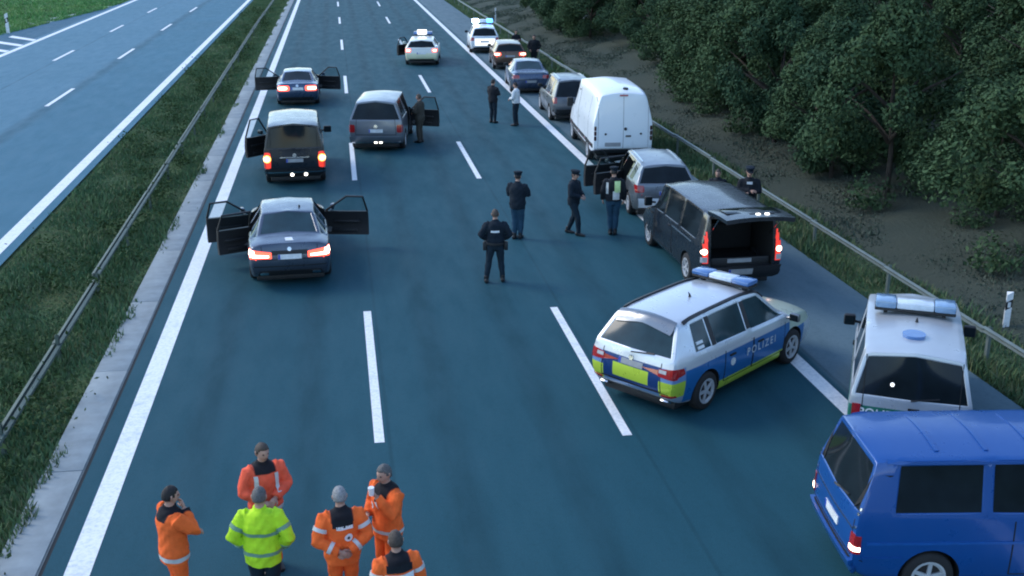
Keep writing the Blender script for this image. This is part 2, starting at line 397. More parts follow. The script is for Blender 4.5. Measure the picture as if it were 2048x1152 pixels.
def cage_sprinter():
    L, W, H = 6.0, 2.0, 2.62; w = 1.0
    return dict(rail=.45, corner=.55, L=L, W=W, H=H, st=[
        (0, (w * .95, .42, .02), (w * .98, .80, 0), (w * .97, 1.45, .02), (w * .74, 2.36, .10), (0, 2.50, .08)),
        (.55, (w * .97, .40), (w, .80), (w * .985, 1.45), (w * .80, 2.44), (0, 2.60)),
        (2.0, (w * .97, .38), (w, .80), (w * .985, 1.45), (w * .81, 2.46), (0, 2.62)),
        (3.9, (w * .97, .38), (w, .80), (w * .985, 1.40), (w * .80, 2.44), (0, 2.60)),
        (4.55, (w * .97, .38), (w, .80), (w * .97, 1.32), (w * .74, 2.20), (0, 2.34)),
        (5.25, (w * .96, .38), (w * .98, .78), (w * .94, 1.22), (w * .80, 1.30), (0, 1.34)),
        (5.75, (w * .93, .38), (w * .95, .74), (w * .88, 1.02), (w * .68, 1.08), (0, 1.12)),
        (6.0, (w * .82, .38, -.08), (w * .88, .68, -.02), (w * .78, .88, -.06), (w * .6, .93, -.06), (0, .97, 0))],
        win=[('front', 4), ('side', (3, 4))], axles=(1.25, 4.95), rw=.35)

DG = None
def evaluated_mesh(o):
    dg = bpy.context.evaluated_depsgraph_get(); dg.update(); return bpy.data.meshes.new_from_object(o.evaluated_get(dg))
def prism_x(bm, poly, x0, x1, mi=0):
    A = [bm.verts.new((x0, y, z)) for y, z in poly]; B = [bm.verts.new((x1, y, z)) for y, z in poly]; n = len(poly)
    fs = [bm.faces.new(A), bm.faces.new(B[::-1])] + [bm.faces.new((A[k], B[k], B[(k + 1) % n], A[(k + 1) % n])) for k in range(n)]
    for f in fs: f.material_index = mi

class Car:
    def __init__(s, name, label, cat, cg, size, paint_m, loc, deg, lvl=2, glass='glass', cuts=(), tailcut=None, group=None, skip=(), inset=.055):
        s.root = empty(name, label, cat, (loc[0], loc[1], 0), R(deg), group)
        s.paint = paint_m; L, W, H = size; s.L, s.W, s.H = size
        s.k = (W / cg['W'], L / cg['L'], H / cg['H']); kx, ky, kz = s.k
        s.rw = cg['rw'] * (ky + kz) / 2
        bm = bmesh.new(); st = []; vcr = bm.verts.layers.float.new('crease_vert'); cr = bm.edges.layers.float.new('crease_edge')
        for S in cg['st']:
            y0 = S[0]; row = {}
            pts = S[1:]
            P = [(p[0] * kx, (y0 + (p[2] if len(p) > 2 else 0)) * ky - L / 2, p[1] * kz) for p in pts]
            row[0] = bm.verts.new((0, P[0][1] + (0), P[0][2]))
            for j in range(4):
                row[(j + 1, 1)] = bm.verts.new(P[j]); row[(j + 1, -1)] = bm.verts.new((-P[j][0],) + P[j][1:])
            row[5] = bm.verts.new(P[4]); st.append(row)
        g = lambda r, j, sd: r[0] if j == 0 else (r[5] if j == 5 else r[(j, sd)])
        F = {}
        for i in range(len(st) - 1):
            for sd in (1, -1):
                for j in range(5):
                    q = (g(st[i], j, sd), g(st[i + 1], j, sd), g(st[i + 1], j + 1, sd), g(st[i], j + 1, sd))
                    F[(i, j, sd)] = bm.faces.new(q)
        for end, row in ((0, st[0]), (1, st[-1])):
            S = cg['st'][0 if end == 0 else -1]; c = {1: row[0]}
            bul = -.05 if end == 0 else .10
            for j in (2, 3):
                y = sum(row[(j, sd)].co.y for sd in (1, -1)) / 2 + bul; c[j] = bm.verts.new((0, y, row[(j, 1)].co.z))
            c[4] = row[5]
            for sd in (1, -1):
                for j in (1, 2, 3): F[('cap', end, j, sd)] = bm.faces.new((row[(j, sd)], c[j], c[j + 1], row[(j + 1, sd)]))
        bmesh.ops.recalc_face_normals(bm, faces=bm.faces)
        s.wins = []; wid = 1;
        for i in range(len(st) - 1):            # crease belt and roof rails a little
            for sd in (1, -1):
                for j, cv in ((3, .5), (4, cg.get('rail', .45)), (1, .6)):
                    e = bm.edges.get((st[i][(j, sd)], st[i + 1][(j, sd)]))
                    if e: e[cr] = cv
        for sd in (1, -1):
            for row in (st[0], st[-1]):
                for j in (1, 2, 3):
                    e = bm.edges.get((row[(j, sd)], row[(j + 1, sd)]))
                    if e: e[cr] = cg.get('corner', .5)
                e = bm.edges.get((row[(4, sd)], row[5]))
                if e: e[cr] = .7
        for w in cg['win']:
            if w in skip or w[0] in skip: continue
            sets = []
            if w[0] == 'cap': sets = [('rear_window', [F[('cap', 0, 3, 1)], F[('cap', 0, 3, -1)]])]
            elif w[0] == 'rear': sets = [('rear_window', [F[(w[1], 4, 1)], F[(w[1], 4, -1)]])]
            elif w[0] == 'front': sets = [('windscreen', [F[(w[1], 4, 1)], F[(w[1], 4, -1)]])]
            else: sets = [('side_window', [F[(i, 3, sd)] for i in w[1]]) for sd in (1, -1)]
            for nm, fs in sets:
                rim0 = bmesh.ops.inset_region(bm, faces=fs, thickness=inset if w[0] != 'side' else inset * .95, depth=0, use_even_offset=True)['faces']
                rim = set(bmesh.ops.inset_region(bm, faces=fs, thickness=.012, depth=-.008, use_even_offset=True)['faces']); fset = set(fs)
                for rr in (rim, set(rim0)):          # keep the corners of the frame from being pulled inwards
                    for e in set(e for f in rr for e in f.edges):
                        if sum(1 for x in e.link_faces if x in rr) == 2: e[cr] = 1. if rr is rim else .8
                for f in fs: f.material_index = wid
                for grp in (fset, fset | rim):
                    vin = set(v for f in grp for v in f.verts); be = set(e for f in grp for e in f.edges if not all(x in grp for x in e.link_faces))
                    for e in be: e[cr] = 1.
                    for v in set(v for e in be for v in e.verts):
                        ds = [(e.other_vert(v).co - v.co).normalized() for e in v.link_edges if e in be]
                        if len(ds) == 2 and ds[0].dot(ds[1]) > -.80: v[vcr] = .75
                s.wins.append((nm, wid)); wid += 1
        me = bpy.data.meshes.new('body'); bm.to_mesh(me); bm.free()
        tmp = mesh_obj('tmp_body', me); md = tmp.modifiers.new('s', 'SUBSURF'); md.levels = md.render_levels = lvl
        full = evaluated_mesh(tmp)
        b2 = bmesh.new(); b2.from_mesh(full); s.bvh = BVHTree.FromBMesh(b2); b2.free()
        # cutters: wheel arches and open doors
        DK = wid; bm = bmesh.new(); s.axles = [a * ky - L / 2 for a in cg['axles']]
        for a in s.axles:
            for sd in (1, -1):
                n = 28; c = Vector((0, a, s.rw)); r = s.rw * 1.17
                poly = [(a + r * math.cos(2 * math.pi * k / n), s.rw + r * math.sin(2 * math.pi * k / n)) for k in range(n)]
                prism_x(bm, poly, sd * (W / 2 - .30), sd * (W / 2 + .3), DK)
        for poly, sd in cuts: prism_x(bm, poly, sd * .12, sd * (W / 2 + .3), DK)
        if tailcut:
            x1, z0, z1, y1 = tailcut
            bm_box(bm, (0, -L / 2 + y1 / 2 - .15, (z0 + z1) / 2), (2 * x1, y1 + .3, z1 - z0), mi=DK)
        bmesh.ops.recalc_face_normals(bm, faces=bm.faces)
        cm = bpy.data.meshes.new('cut'); bm.to_mesh(cm); bm.free(); co = mesh_obj('tmp_cut', cm)
        bpy.data.objects.remove(tmp); tmp = mesh_obj('tmp_body', full); me = full
        for k in range(DK + 1):
            me.materials.append(M['black']); cm.materials.append(M['black'])
        bo = tmp.modifiers.new('b', 'BOOLEAN'); bo.object = co; bo.operation = 'DIFFERENCE'; bo.solver = 'EXACT'; bo.use_self = bool(cuts)
        out = evaluated_mesh(tmp)
        bpy.data.objects.remove(tmp); bpy.data.objects.remove(co)
        # split by material index
        bm = bmesh.new(); bm.from_mesh(out); bm.faces.ensure_lookup_table()
        def pick(ids):
            b = bmesh.new(); mp = {}
            for f in bm.faces:
                if f.material_index in ids:
                    vs = []
                    for v in f.verts:
                        if v.index not in mp: mp[v.index] = b.verts.new(v.co)
                        vs.append(mp[v.index])
                    try: nf = b.faces.new(vs); nf.smooth = True; nf.material_index = 1 if f.material_index == DK else 0
                    except ValueError: pass
            m2 = bpy.data.meshes.new('p'); b.to_mesh(m2); b.free(); return m2
        bme = pick({0, DK}); bme.name = 'body'; shade(bme, 38); s.body = mesh_obj('body', bme, s.root, [paint_m, M['interior']])
        for nm, w in s.wins:
            m2 = pick({w})
            if len(m2.polygons): shade(m2, True); m2.name = nm; mesh_obj(nm, m2, s.root, [M[glass]])
        bm.free()
        box('underbody_shade_block', (0, 0, .215 * kz), (W * .80, L * .88, .15), M['black'], s.root, .03)  # dark box added beneath to block light and deepen the contact shade
        # wheels
        t, q = wheel_mesh(s.rw)
        for a in s.axles:
            for sd in (1, -1):
                w = mesh_obj('wheel', t, s.root); w.location = (sd * (W / 2 - .125), a, s.rw); w.rotation_euler = (random.random() * 6, 0, 0 if sd > 0 else math.pi)
                mesh_obj('rim', q, w)
    AX = {'L': (Vector((-6, 0, 0)), Vector((1, 0, 0))), 'R': (Vector((6, 0, 0)), Vector((-1, 0, 0))), 'B': (Vector((0, -9, 0)), Vector((0, 1, 0))), 'F': (Vector((0, 9, 0)), Vector((0, -1, 0))), 'T': (Vector((0, 0, 6)), Vector((0, 0, -1)))}
    def pt(s, ax, a, b):
        o, d = s.AX[ax]
        o = o.copy()
        if ax in 'LR': o.y, o.z = a, b
        elif ax in 'BF': o.x, o.z = a, b
        else: o.x, o.y = a, b
        h = s.bvh.ray_cast(o, d)
        if ax == 'B' and h[0] is not None and h[0].y > -s.L / 2 + (.32 if b < 1.05 else .75): h = s.bvh.find_nearest(Vector((a * .97, -s.L / 2 + .02, b)))
        if h[0] is None:
            h = s.bvh.find_nearest(o + d * (4 if ax in 'T' else 5.2))
        n = h[1]
        if n.dot(d) > 0: n = -n
        return h[0], n
    def patch_mesh(s, bm, ax, quad, nu=6, nv=4, off=.006, rnd=0., depth=.012, mi=0):
        q = [Vector(p) for p in quad]; T, Bt = [], []
        for j in range(nv + 1):
            for i in range(nu + 1):
                u, v = i / nu * 2 - 1, j / nv * 2 - 1
                if rnd:
                    uu = u * math.sqrt(1 - v * v / 2); vv = v * math.sqrt(1 - u * u / 2); u = u * (1 - rnd) + uu * rnd; v = v * (1 - rnd) + vv * rnd
                u, v = (u + 1) / 2, (v + 1) / 2
                c = (q[0] * (1 - u) + q[1] * u) * (1 - v) + (q[3] * (1 - u) + q[2] * u) * v
                p, n = s.pt(ax, c.x, c.y)
                T.append(bm.verts.new(p + n * off)); Bt.append(bm.verts.new(p - n * depth))
        w = nu + 1
        for j in range(nv):
            for i in range(nu):
                k = j * w + i; bm.faces.new((T[k], T[k + 1], T[k + w + 1], T[k + w])).material_index = mi
        loop = [i for i in range(nu)] + [nu + w * j for j in range(nv)] + [nv * w + i for i in range(nu, 0, -1)] + [w * j for j in range(nv, 0, -1)]
        for k in range(len(loop)):
            a, b = loop[k], loop[(k + 1) % len(loop)]; bm.faces.new((T[a], Bt[a], Bt[b], T[b])).material_index = mi
    def patch(s, name, ax, quad, mat, parent=None, **k):
        bm = bmesh.new(); s.patch_mesh(bm, ax, quad, **k); o = from_bm(bm, name, parent or s.root, [mat], 50); return o
    def strip(s, name, ax, line, w, mat, off=.003, parent=None, n=8):
        bm = bmesh.new()
        for (a, b) in zip(line, line[1:]):
            a, b = Vector(a), Vector(b); d = (b - a).normalized(); p = Vector((-d.y, d.x)) * w / 2
            s.patch_mesh(bm, ax, [a - p, b - p, b + p, a + p], nu=n, nv=1, off=off, depth=.002)
        return from_bm(bm, name, parent or s.root, [mat])
    def pillars(s, ys, sides=(1, -1), z0=1.0, z1=1.38, w=.12):
        for sd in sides:
            for y in ys: s.strip('pillar_trim', 'R' if sd > 0 else 'L', [(y * s.k[1] - s.L / 2, z0 * s.k[2]), (y * s.k[1] - s.L / 2, z1 * s.k[2])], w, M['black'], .005, n=6)
    def both(s, fn):
        for sd in (-1, 1): fn(sd)
    def plate(s, x, z, w=.52, h=.11, ax='B', mat='plate', off=.012):
        p = s.patch('number_plate', ax, [(x - w / 2, z - h / 2), (x + w / 2, z - h / 2), (x + w / 2, z + h / 2), (x - w / 2, z + h / 2)], M[mat], off=off, nu=4, nv=1)
        s.patch('country_strip', ax, [(x - w / 2 + .004, z - h / 2 + .004), (x - w / 2 + .05, z - h / 2 + .004), (x - w / 2 + .05, z + h / 2 - .004), (x - w / 2 + .004, z + h / 2 - .004)], M['plate_blue'], p, off=off + .003, nu=1, nv=1)
    def disc(s, name, ax, a, b, r, mat, off=.01, parent=None, depth=.01):
        return s.patch(name, ax, [(a - r, b - r), (a + r, b - r), (a + r, b + r), (a - r, b + r)], mat, parent, off=off, rnd=1., nu=8, nv=8, depth=depth)
    def mirror(s, sd, y, z, sz=(.20, .10, .15), mat=None):
        p, n = s.pt('R' if sd > 0 else 'L', y, z); bm = bmesh.new()
        bm_box(bm, (p.x + sd * (.07 + sz[0] / 2), y - .02, z + .05), sz, bev=.035); bm_tube(bm, [(p.x - sd * .03, y, z), (p.x + sd * .10, y - .01, z + .02)], .025)
        m = from_bm(bm, 'wing_mirror', s.root, [mat or M['black']], 45)
        box('mirror_glass', (p.x + sd * (.07 + sz[0] / 2), y - .02 - sz[1] / 2 - .002, z + .05), (sz[0] * .82, .006, sz[2] * .78), M['glass'], m)
    def door_panel(s, sd, y0, y1, z0, z1, handle=True, mat=None):
        ax = 'R' if sd > 0 else 'L'
        d = s.patch('door', ax, [(y0, z0), (y1, z0), (y1, z1), (y0, z1)], mat or s.paint, off=.004, nu=8, nv=8, depth=.02)
        s.strip('door_seam', ax, [(y0, z1), (y0, z0), (y1, z0), (y1, z1)], .014, M['seam'], off=.0055, parent=d)
        if handle: 
            hy = y0 + .12; s.patch('door_handle', ax, [(hy, z1 - .13), (hy + .18, z1 - .13), (hy + .18, z1 - .095), (hy, z1 - .095)], M['black'] if mat is None else mat, d, off=.03, rnd=.4, nu=4, nv=2)
    def text(s, body, ax, a, b, h, mat, ang=0, off=.006, parent=None, spacing=1.15):
        c = bpy.data.curves.new('lettering', 'FONT'); c.body = body; c.size = h / .72; c.align_x = 'CENTER'; c.align_y = 'CENTER'; c.space_character = spacing; c.offset = .004
        o = bpy.data.objects.new('tmp_text', c); COL.objects.link(o); me = evaluated_mesh(o); bpy.data.objects.remove(o)
        bm = bmesh.new(); bm.from_mesh(me); bmesh.ops.triangulate(bm, faces=bm.faces[:])
        ca, sa = math.cos(ang), math.sin(ang); flip = -1 if ax in 'LF' else 1
        for v in bm.verts:
            x, y = v.co.x * flip, v.co.y
            p, n = s.pt(ax, a + x * ca - y * sa, b + x * sa + y * ca); v.co = p + n * off
        me2 = bpy.data.meshes.new('lettering'); bm.to_mesh(me2); bm.free(); return mesh_obj('lettering', me2, parent or s.root, [mat])
    def open_door(s, sd, y, z0, zb, zt, ln, ang, rear=False, mirror=True):
        """hinge at y (front edge); opens by ang degrees"""
        x, n = s.pt('R' if sd > 0 else 'L', y, .62 * s.k[2])
        piv = bpy.data.objects.new('door', None)
        fr = .0 if rear else ln * .52
        bm = bmesh.new(); n = 12
        # skin: curved panel, closed frame in local coords (hinge at origin, door runs to -Y, outside is sd*X)
        def prof(t): return sd * (-.045 * (abs(t - .45) / .55) ** 2)
        rows = [0, .25, .5, .8, 1.]
        O, I = [], []
        for j, tz in enumerate(rows):
            z = z0 + (zb - z0) * tz
            for i in range(5):
                yy = -ln * i / 4 + (-.05 if tz < .3 and i == 4 else 0) * 0
                O.append(bm.verts.new((prof(tz), yy, z))); I.append(bm.verts.new((prof(tz) - sd * .11, yy, z)))
        for j in range(4):
            for i in range(4):
                k = j * 5 + i; bm.faces.new((O[k], O[k + 1], O[k + 6], O[k + 5])); f = bm.faces.new((I[k], I[k + 1], I[k + 6], I[k + 5])); f.material_index = 1
        loop = [0, 1, 2, 3, 4, 9, 14, 19, 24, 23, 22, 21, 20, 15, 10, 5]
        for a, b in zip(loop, loop[1:] + loop[:1]): bm.faces.new((O[a], O[b], I[b], I[a])).material_index = 1
        xin = -sd * .16
        xt = xin - sd * .10 * (zt - zb) / .45
        top = [(xin + sd * .08, -.02, zb), (xt + sd * .04, -fr - .02, zt), (xt + sd * .04, -ln + .10, zt - .01), (xin + sd * .10, -ln + .02, zb)]
        bm_tube(bm, [Vector(p) for p in top], .028, 6, mi=1)
        d = from_bm(bm, 'door', s.root, [s.paint, M['black']], 40); d.location = (x.x, y, 0); d.rotation_euler = (0, 0, R(ang) * sd)
        bm = bmesh.new(); bm.faces.new([bm.verts.new(p) for p in top]); from_bm(bm, 'door_window', d, [M['clear']])
        bm = bmesh.new(); bm_box(bm, (-sd * .15, -ln * .52, z0 + (zb - z0) * .58), (.08, ln * .6, .06), bev=.02); bm_box(bm, (-sd * .13, -ln * .45, z0 + (zb - z0) * .18), (.05, ln * .6, .10), bev=.02)
        from_bm(bm, 'door_trim', d, [M['black']], 40)
        bm = bmesh.new(); bm_tube(bm, [(-sd * .125, -.12, z0 + .14), (-sd * .145, -.12, z0 + .14)], .07, 14); from_bm(bm, 'door_speaker', d, [plain('speaker_grey', (.12, .125, .13), .6)] , 40)
        if mirror and not rear:
            bm = bmesh.new(); bm_box(bm, (sd * .14, -.16, zb + .06), (.20, .10, .14), bev=.03); bm_tube(bm, [(-sd * .02, -.14, zb - .02), (sd * .08, -.15, zb + .03)], .025); from_bm(bm, 'wing_mirror', d, [s.paint], 40)
        return d
    def light_bar(s, y, w=1.15, z=None, on=False, d=.30, h=.13, box_c=.4, off_m='bar_blue'):
        p, n = s.pt('T', 0, y); z = p.z + .05
        bm = bmesh.new(); bm_box(bm, (0, y, z + .015), (w, d * .9, .05), bev=.015)
        for sd in (1, -1): bm_box(bm, (sd * w * .36, y, z - .04), (.06, .12, .08))
        b = from_bm(bm, 'light_bar', s.root, [M['black']], 40)
        for sd in (1, -1): box('beacon', (sd * w * (.25 + box_c / 4), y, z + .04 + h / 2), (w * (.5 - box_c / 2) - .01, d, h), M['lamp_b' if on and sd < 0 else ('lamp_b2' if on else off_m)], b, .03)
        box('sign_panel', (0, y, z + .04 + h * .46), (w * box_c, d * .9, h * .9), M['bar_clear'], b, .02)
    def antenna(s, x, y, l=.25, lean=-.5):
        p, n = s.pt('T', x, y); tube('antenna', [p + Vector((0, 0, -.01)), p + Vector((0, .0, .035)), p + Vector((0, lean * l, l))], [.03, .018, .006], M['black'], s.root)

P = {}
M['tl_dark'] = plain('tail_light_dark', (.05, .006, .008), .15, 0, coat=1)
P['sedan'] = paint('slate_paint', (.075, .095, .13), .6, .3)
P['blackvan'] = paint('black_paint', (.006, .008, .013), 0, .26)
P['blackvan2'] = paint('dark_grey_paint', (.014, .018, .026), .3, .28)
P['greyvan'] = paint('grey_paint', (.19, .21, .24), .5, .34)
P['white'] = paint('white_paint', (.78, .84, .88), 0, .32, (.4, .4, .4))
P['silver'] = paint('silver_paint', (.21, .23, .25), .7, .32)
P['dsilver'] = paint('dull_silver_paint', (.13, .145, .16), .6, .36)
P['blue'] = paint('blue_paint', (.005, .074, .29), .15, .3, (.02, .06, .16))
P['navy'] = paint('navy_paint', (.055, .085, .15), .5, .28)
P['bronze'] = paint('brown_paint', (.13, .075, .05), .5, .3)
P['dark'] = paint('anthracite_paint', (.045, .05, .06), .5, .3)

def livery_police():
    t = paint('police_livery', (.60, .64, .68), .35, .3); t = t.node_tree
    w = NT.__new__(NT); w.m = None; w.n = t.nodes; w.l = t.links; w.b = t.nodes['Principled BSDF']; w._p = None
    X, Y, Z = w.xyz(); base = w.b.inputs['Base Color'].links[0].from_socket
    blue, yel, dk = (.02, .17, .46), (.60, .78, .07), (.012, .05, .19)
    ax = w.math('ABSOLUTE', X)
    c = w.mix(w.box(z=(.30, .88), y=(-2.3, 1.9)), base, blue)                          # side band
    c = w.mix(w.box(z=(.22, .40), y=(-1.6, 1.75), x=(.6, 2), absx=True), c, yel)        # strip along the sill
    c = w.mix(w.box(y=(1.3, 2.6), z=(.70, 1.3)), c, (.60, .68, .56))                    # bonnet and front wing
    rear = w.box(y=(-3, -2.0))
    c2 = w.mix(w.box(x=(-1, .60), z=(.50, .98), absx=True), (.20, .34, .62), dk)
    c2 = w.mix(w.box(x=(-1, .37), z=(.58, .82), absx=True), c2, yel)
    c2 = w.mix(w.box(x=(.58, 1.5), z=(.42, .72), absx=True), c2, yel)
    c2 = w.mix(w.box(z=(-1, .44)), c2, (.36, .44, .56))
    c2 = w.mix(w.box(z=(.95, 3)), c2, base)
    c = w.mix(rear, c, c2)
    w.l.new(c, w.b.inputs['Base Color']); return bpy.data.materials['police_livery']
def livery_green():
    p = paint('green_silver_livery', (.50, .54, .57), .35, .32); t = p.node_tree
    w = NT.__new__(NT); w.n = t.nodes; w.l = t.links; w.b = t.nodes['Principled BSDF']; w._p = None
    X, Y, Z = w.xyz(); base = w.b.inputs['Base Color'].links[0].from_socket
    w.l.new(w.mix(w.box(z=(.70, 1.0)), base, (.03, .22, .15)), w.b.inputs['Base Color']); return p
def livery_far():
    p = paint('white_yellow_livery', (.72, .74, .70), 0, .32, (.4, .4, .36)); t = p.node_tree
    w = NT.__new__(NT); w.n = t.nodes; w.l = t.links; w.b = t.nodes['Principled BSDF']; w._p = None
    X, Y, Z = w.xyz(); base = w.b.inputs['Base Color'].links[0].from_socket
    w.l.new(w.mix(w.box(z=(.34, .72)), base, (.78, .79, .55)), w.b.inputs['Base Color']); return p

def tail_c(c, x0, x1, z0, z1, mat, core=None, cz=None):
    for sd in (-1, 1):
        a, b = sorted((sd * x0, sd * x1)); l = c.patch('tail_light', 'B', [(a, z0), (b, z0), (b, z1), (a, z1)], M[mat], off=.014, rnd=.35)
        if core:
            f = .18; ca, cb = a + (b - a) * f, b - (b - a) * f; d0, d1 = cz or (z0 + (z1 - z0) * .25, z1 - (z1 - z0) * .25)
            c.patch('light_core', 'B', [(ca, d0), (cb, d0), (cb, d1), (ca, d1)], M[core], l, off=.022, rnd=.4)

# --- slate saloon with its doors open (lower left lane)
fd = [(-.06, .33), (-.06, .93), (-.12, 1.33), (.45, 1.31), (1.02, .96), (1.05, .33)]
rd = [(-.62, .42), (-.98, .90), (-.86, 1.28), (-.22, 1.33), (-.17, .93), (-.17, .33), (-.5, .33)]
c = Car('parked_car', 'slate grey saloon with both front doors open, nearest car in the left lane', 'car', cage_sedan(), (4.9, 1.90, 1.48), P['sedan'], (-1.36, 26.85), 2.5, 3, 'glass_mid', [(fd, 1), (fd, -1), (rd, -1)])
for sd in (-1, 1):
    xs_ = lambda *a: [(sd * x, z) for x, z in a]
    l = c.patch('tail_light', 'B', xs_((.40, .73), (.93, .73), (.93, .94), (.40, .86)), M['tl_on'], off=.014, nu=10)
    c.patch('light_core', 'B', xs_((.46, .755), (.86, .765), (.86, .83), (.46, .80)), M['tl_core'], l, off=.021, nu=8, nv=2)
    c.patch('light_core', 'B', xs_((.76, .80), (.885, .80), (.865, .925), (.78, .91)), M['tl_core'], l, off=.021, nu=3)
c.patch('boot_trim', 'B', [(-.40, .80), (.40, .80), (.40, .90), (-.40, .90)], M['black'], off=.006)
c.disc('badge', 'B', 0, .93, .045, M['chrome']); c.plate(0, .76)
c.strip('boot_seam', 'B', [(-.62, 1.0), (-.60, .70), (.60, .70), (.62, 1.0)], .014, M['seam'])
c.patch('bumper_insert', 'B', [(-.72, .30), (.72, .30), (.68, .43), (-.68, .43)], M['black'], off=.008, nu=12)
c.strip('bumper_line', 'B', [(-.8, .54), (.8, .54)], .02, M['seam'], n=14)
for sd in (-1, 1): c.patch('exhaust_tip', 'B', [(sd * .48, .325), (sd * .68, .325), (sd * .68, .395), (sd * .48, .395)], M['chrome'], off=.02, rnd=.5)
c.patch('paper_note', 'T', [(-.07, -2.22), (.10, -2.22), (.07, -2.0), (-.09, -2.0)], M['white'], off=.012)
c.antenna(.28, -.55, .06)
c.open_door(-1, 1.04, .32, .93, 1.34, 1.10, 77); c.open_door(1, 1.04, .32, .93, 1.34, 1.10, 77)
c.open_door(-1, -.15, .34, .93, 1.32, .82, 68, rear=True)

# --- black van ahead of it
vd = [(1.0, .40), (1.0, 1.05), (1.05, 1.68), (1.5, 1.66), (1.95, 1.12), (1.98, .40)]
c = Car('parked_van', 'black van with round amber tail lights in the left lane ahead of the slate saloon', 'van', cage_van('vito'), (4.8, 1.90, 2.04), P['blackvan2'], (-1.50, 37.0), 1.5, 2, 'glass', [([(.42, .40), (.42, 1.0), (.46, 1.66), (.95, 1.66), (1.35, 1.05), (1.38, .40)], -1)])
tail_c(c, .72, .95, .62, 1.12, 'tl_glow')
for sd in (-1, 1): c.disc('light_core', 'B', sd * .835, .92, .085, M['tl_orange_core'], .03)
for sd in (-1, 1): c.disc('light_rim', 'B', sd * .835, .92, .12, M['tl_orange'], .022)
c.plate(0, .86, mat='plate_dim'); c.disc('badge', 'B', 0, 1.02, .06, M['chrome'])
c.strip('tailgate_trim', 'B', [(-.45, .955), (.45, .955)], .03, M['chrome'], .012)
c.patch('bumper', 'B', [(-.9, .34), (.9, .34), (.9, .58), (-.9, .58)], M['black'], off=.03, nu=14, depth=.03); c.strip('bumper_line', 'B', [(-.9, .50), (.9, .50)], .035, M['chrome'], .036, n=14)
for x in (-.10, .32): c.disc('bumper_lamp', 'B', x, .42, .05, M['lamp_w'], .04)
c.strip('tailgate_seam', 'B', [(-.70, 1.72), (-.72, .62), (.72, .62), (.70, 1.72)], .016, M['seam'])
c.mirror(1, 1.25, 1.12, (.26, .12, .22)); c.open_door(-1, 1.38, .38, 1.04, 1.66, .98, 48)

# --- dark car with open doors in front of the black van
c = Car('parked_car', 'dark saloon with both front doors open, ahead of the amber-lit black van', 'car', cage_sedan(), (4.8, 1.92, 1.44), P['navy'], (-1.80, 53.0), 0, 2, 'glass', [(fd, 1), (fd, -1)])
tail_c(c, .34, .93, .70, .94, 'tl_on', 'tl_core')
c.plate(0, .80, mat='plate'); c.disc('badge', 'B', 0, .93, .06, M['chrome']); c.patch('bumper_insert', 'B', [(-.7, .3), (.7, .3), (.7, .42), (-.7, .42)], M['black'])
c.open_door(-1, 1.04, .32, .93, 1.36, 1.12, 82); c.open_door(1, 1.04, .32, .93, 1.36, 1.05, 70)

# --- grey people carrier, right doors open
c = Car('parked_van', 'grey people carrier with its right front door swung open, straddling the dashed line', 'people carrier', cage_van('mpv'), (4.8, 1.95, 1.90), P['greyvan'], (1.62, 42.0), -9, 2, 'glass', [([(-.45, .36), (-.5, 1.0), (-.4, 1.5), (.3, 1.5), (.32, .36)], 1), ([(.42, .36), (.42, 1.0), (.46, 1.5), (.8, 1.48), (1.35, 1.0), (1.38, .36)], 1)])
tail_c(c, .74, .95, .74, 1.02, 'tl_red'); c.plate(0, .80, .5, .12); c.disc('badge', 'B', 0, .95, .07, M['chrome'])
c.patch('bumper', 'B', [(-.9, .34), (.9, .34), (.92, .60), (-.92, .60)], P['greyvan'], off=.04, nu=14, depth=.05); c.strip('bumper_line', 'B', [(-.88, .40), (.88, .40)], .03, M['chrome'], .046, n=14)
for x in (-.02, .16): c.patch('bumper_lamp', 'B', [(x - .05, .385), (x + .05, .385), (x + .05, .42), (x - .05, .42)], M['lamp_w'], off=.055)
c.strip('tailgate_seam', 'B', [(-.66, 1.5), (-.72, .66), (.72, .66), (.66, 1.5)], .016, M['seam'])
c.mirror(-1, 1.3, 1.0); c.open_door(1, 1.38, .36, 1.0, 1.5, 1.12, 76)

# --- far patrol cars
c = Car('patrol_car', 'white and yellow patrol car standing alone in the right lane', 'police car', cage_wagon(), (4.7, 1.95, 1.5), livery_far(), (5.05, 66.6), -7, 2, 'glass', [(fd, -1)])
tail_c(c, .60, .90, .78, .98, 'tl_on', 'tl_core'); c.plate(0, .72); c.patch('bumper_insert', 'B', [(-.7, .3), (.7, .3), (.7, .4), (-.7, .4)], M['black'])
c.light_bar(.3, 1.1, on=False, h=.16); p, n = c.pt('T', 0, .0); box('sign_lamp', (-.05, .12, p.z + .22), (.55, .12, .26), emis('sign_lamp', (1, 1, .92), .6), c.root, .02)
c.open_door(-1, 1.04, .32, .93, 1.36, 1.0, 38)
c = Car('patrol_car', 'white patrol car with blue beacon flashing, farthest vehicle on the hard shoulder', 'police car', cage_wagon(.10), (4.7, 1.9, 1.65), P['white'], (9.3, 72.2), -4, 2, 'glass')
tail_c(c, .66, .90, .78, 1.0, 'tl_red'); c.plate(0, .74); c.light_bar(.2, 1.3, on=True, h=.22, d=.40)
c.patch('reflective_panel', 'B', [(-.62, .50), (.62, .50), (.62, .92), (-.62, .92)], emis('white_panel_glow', (1, .97, .90), .32, (.8, .8, .78)), off=.008, nu=8)  # no lamp: bright glare on the hatch put in as emission
c.patch('bumper_insert', 'B', [(-.7, .3), (.7, .3), (.7, .4), (-.7, .4)], M['black']); c.mirror(-1, 1.2, 1.0)
c = Car('parked_car', 'brown car with bright tail lights on the shoulder behind the flashing patrol car', 'car', cage_wagon(), (4.6, 1.88, 1.5), P['bronze'], (9.62, 63.9), -4, 2, 'glass')
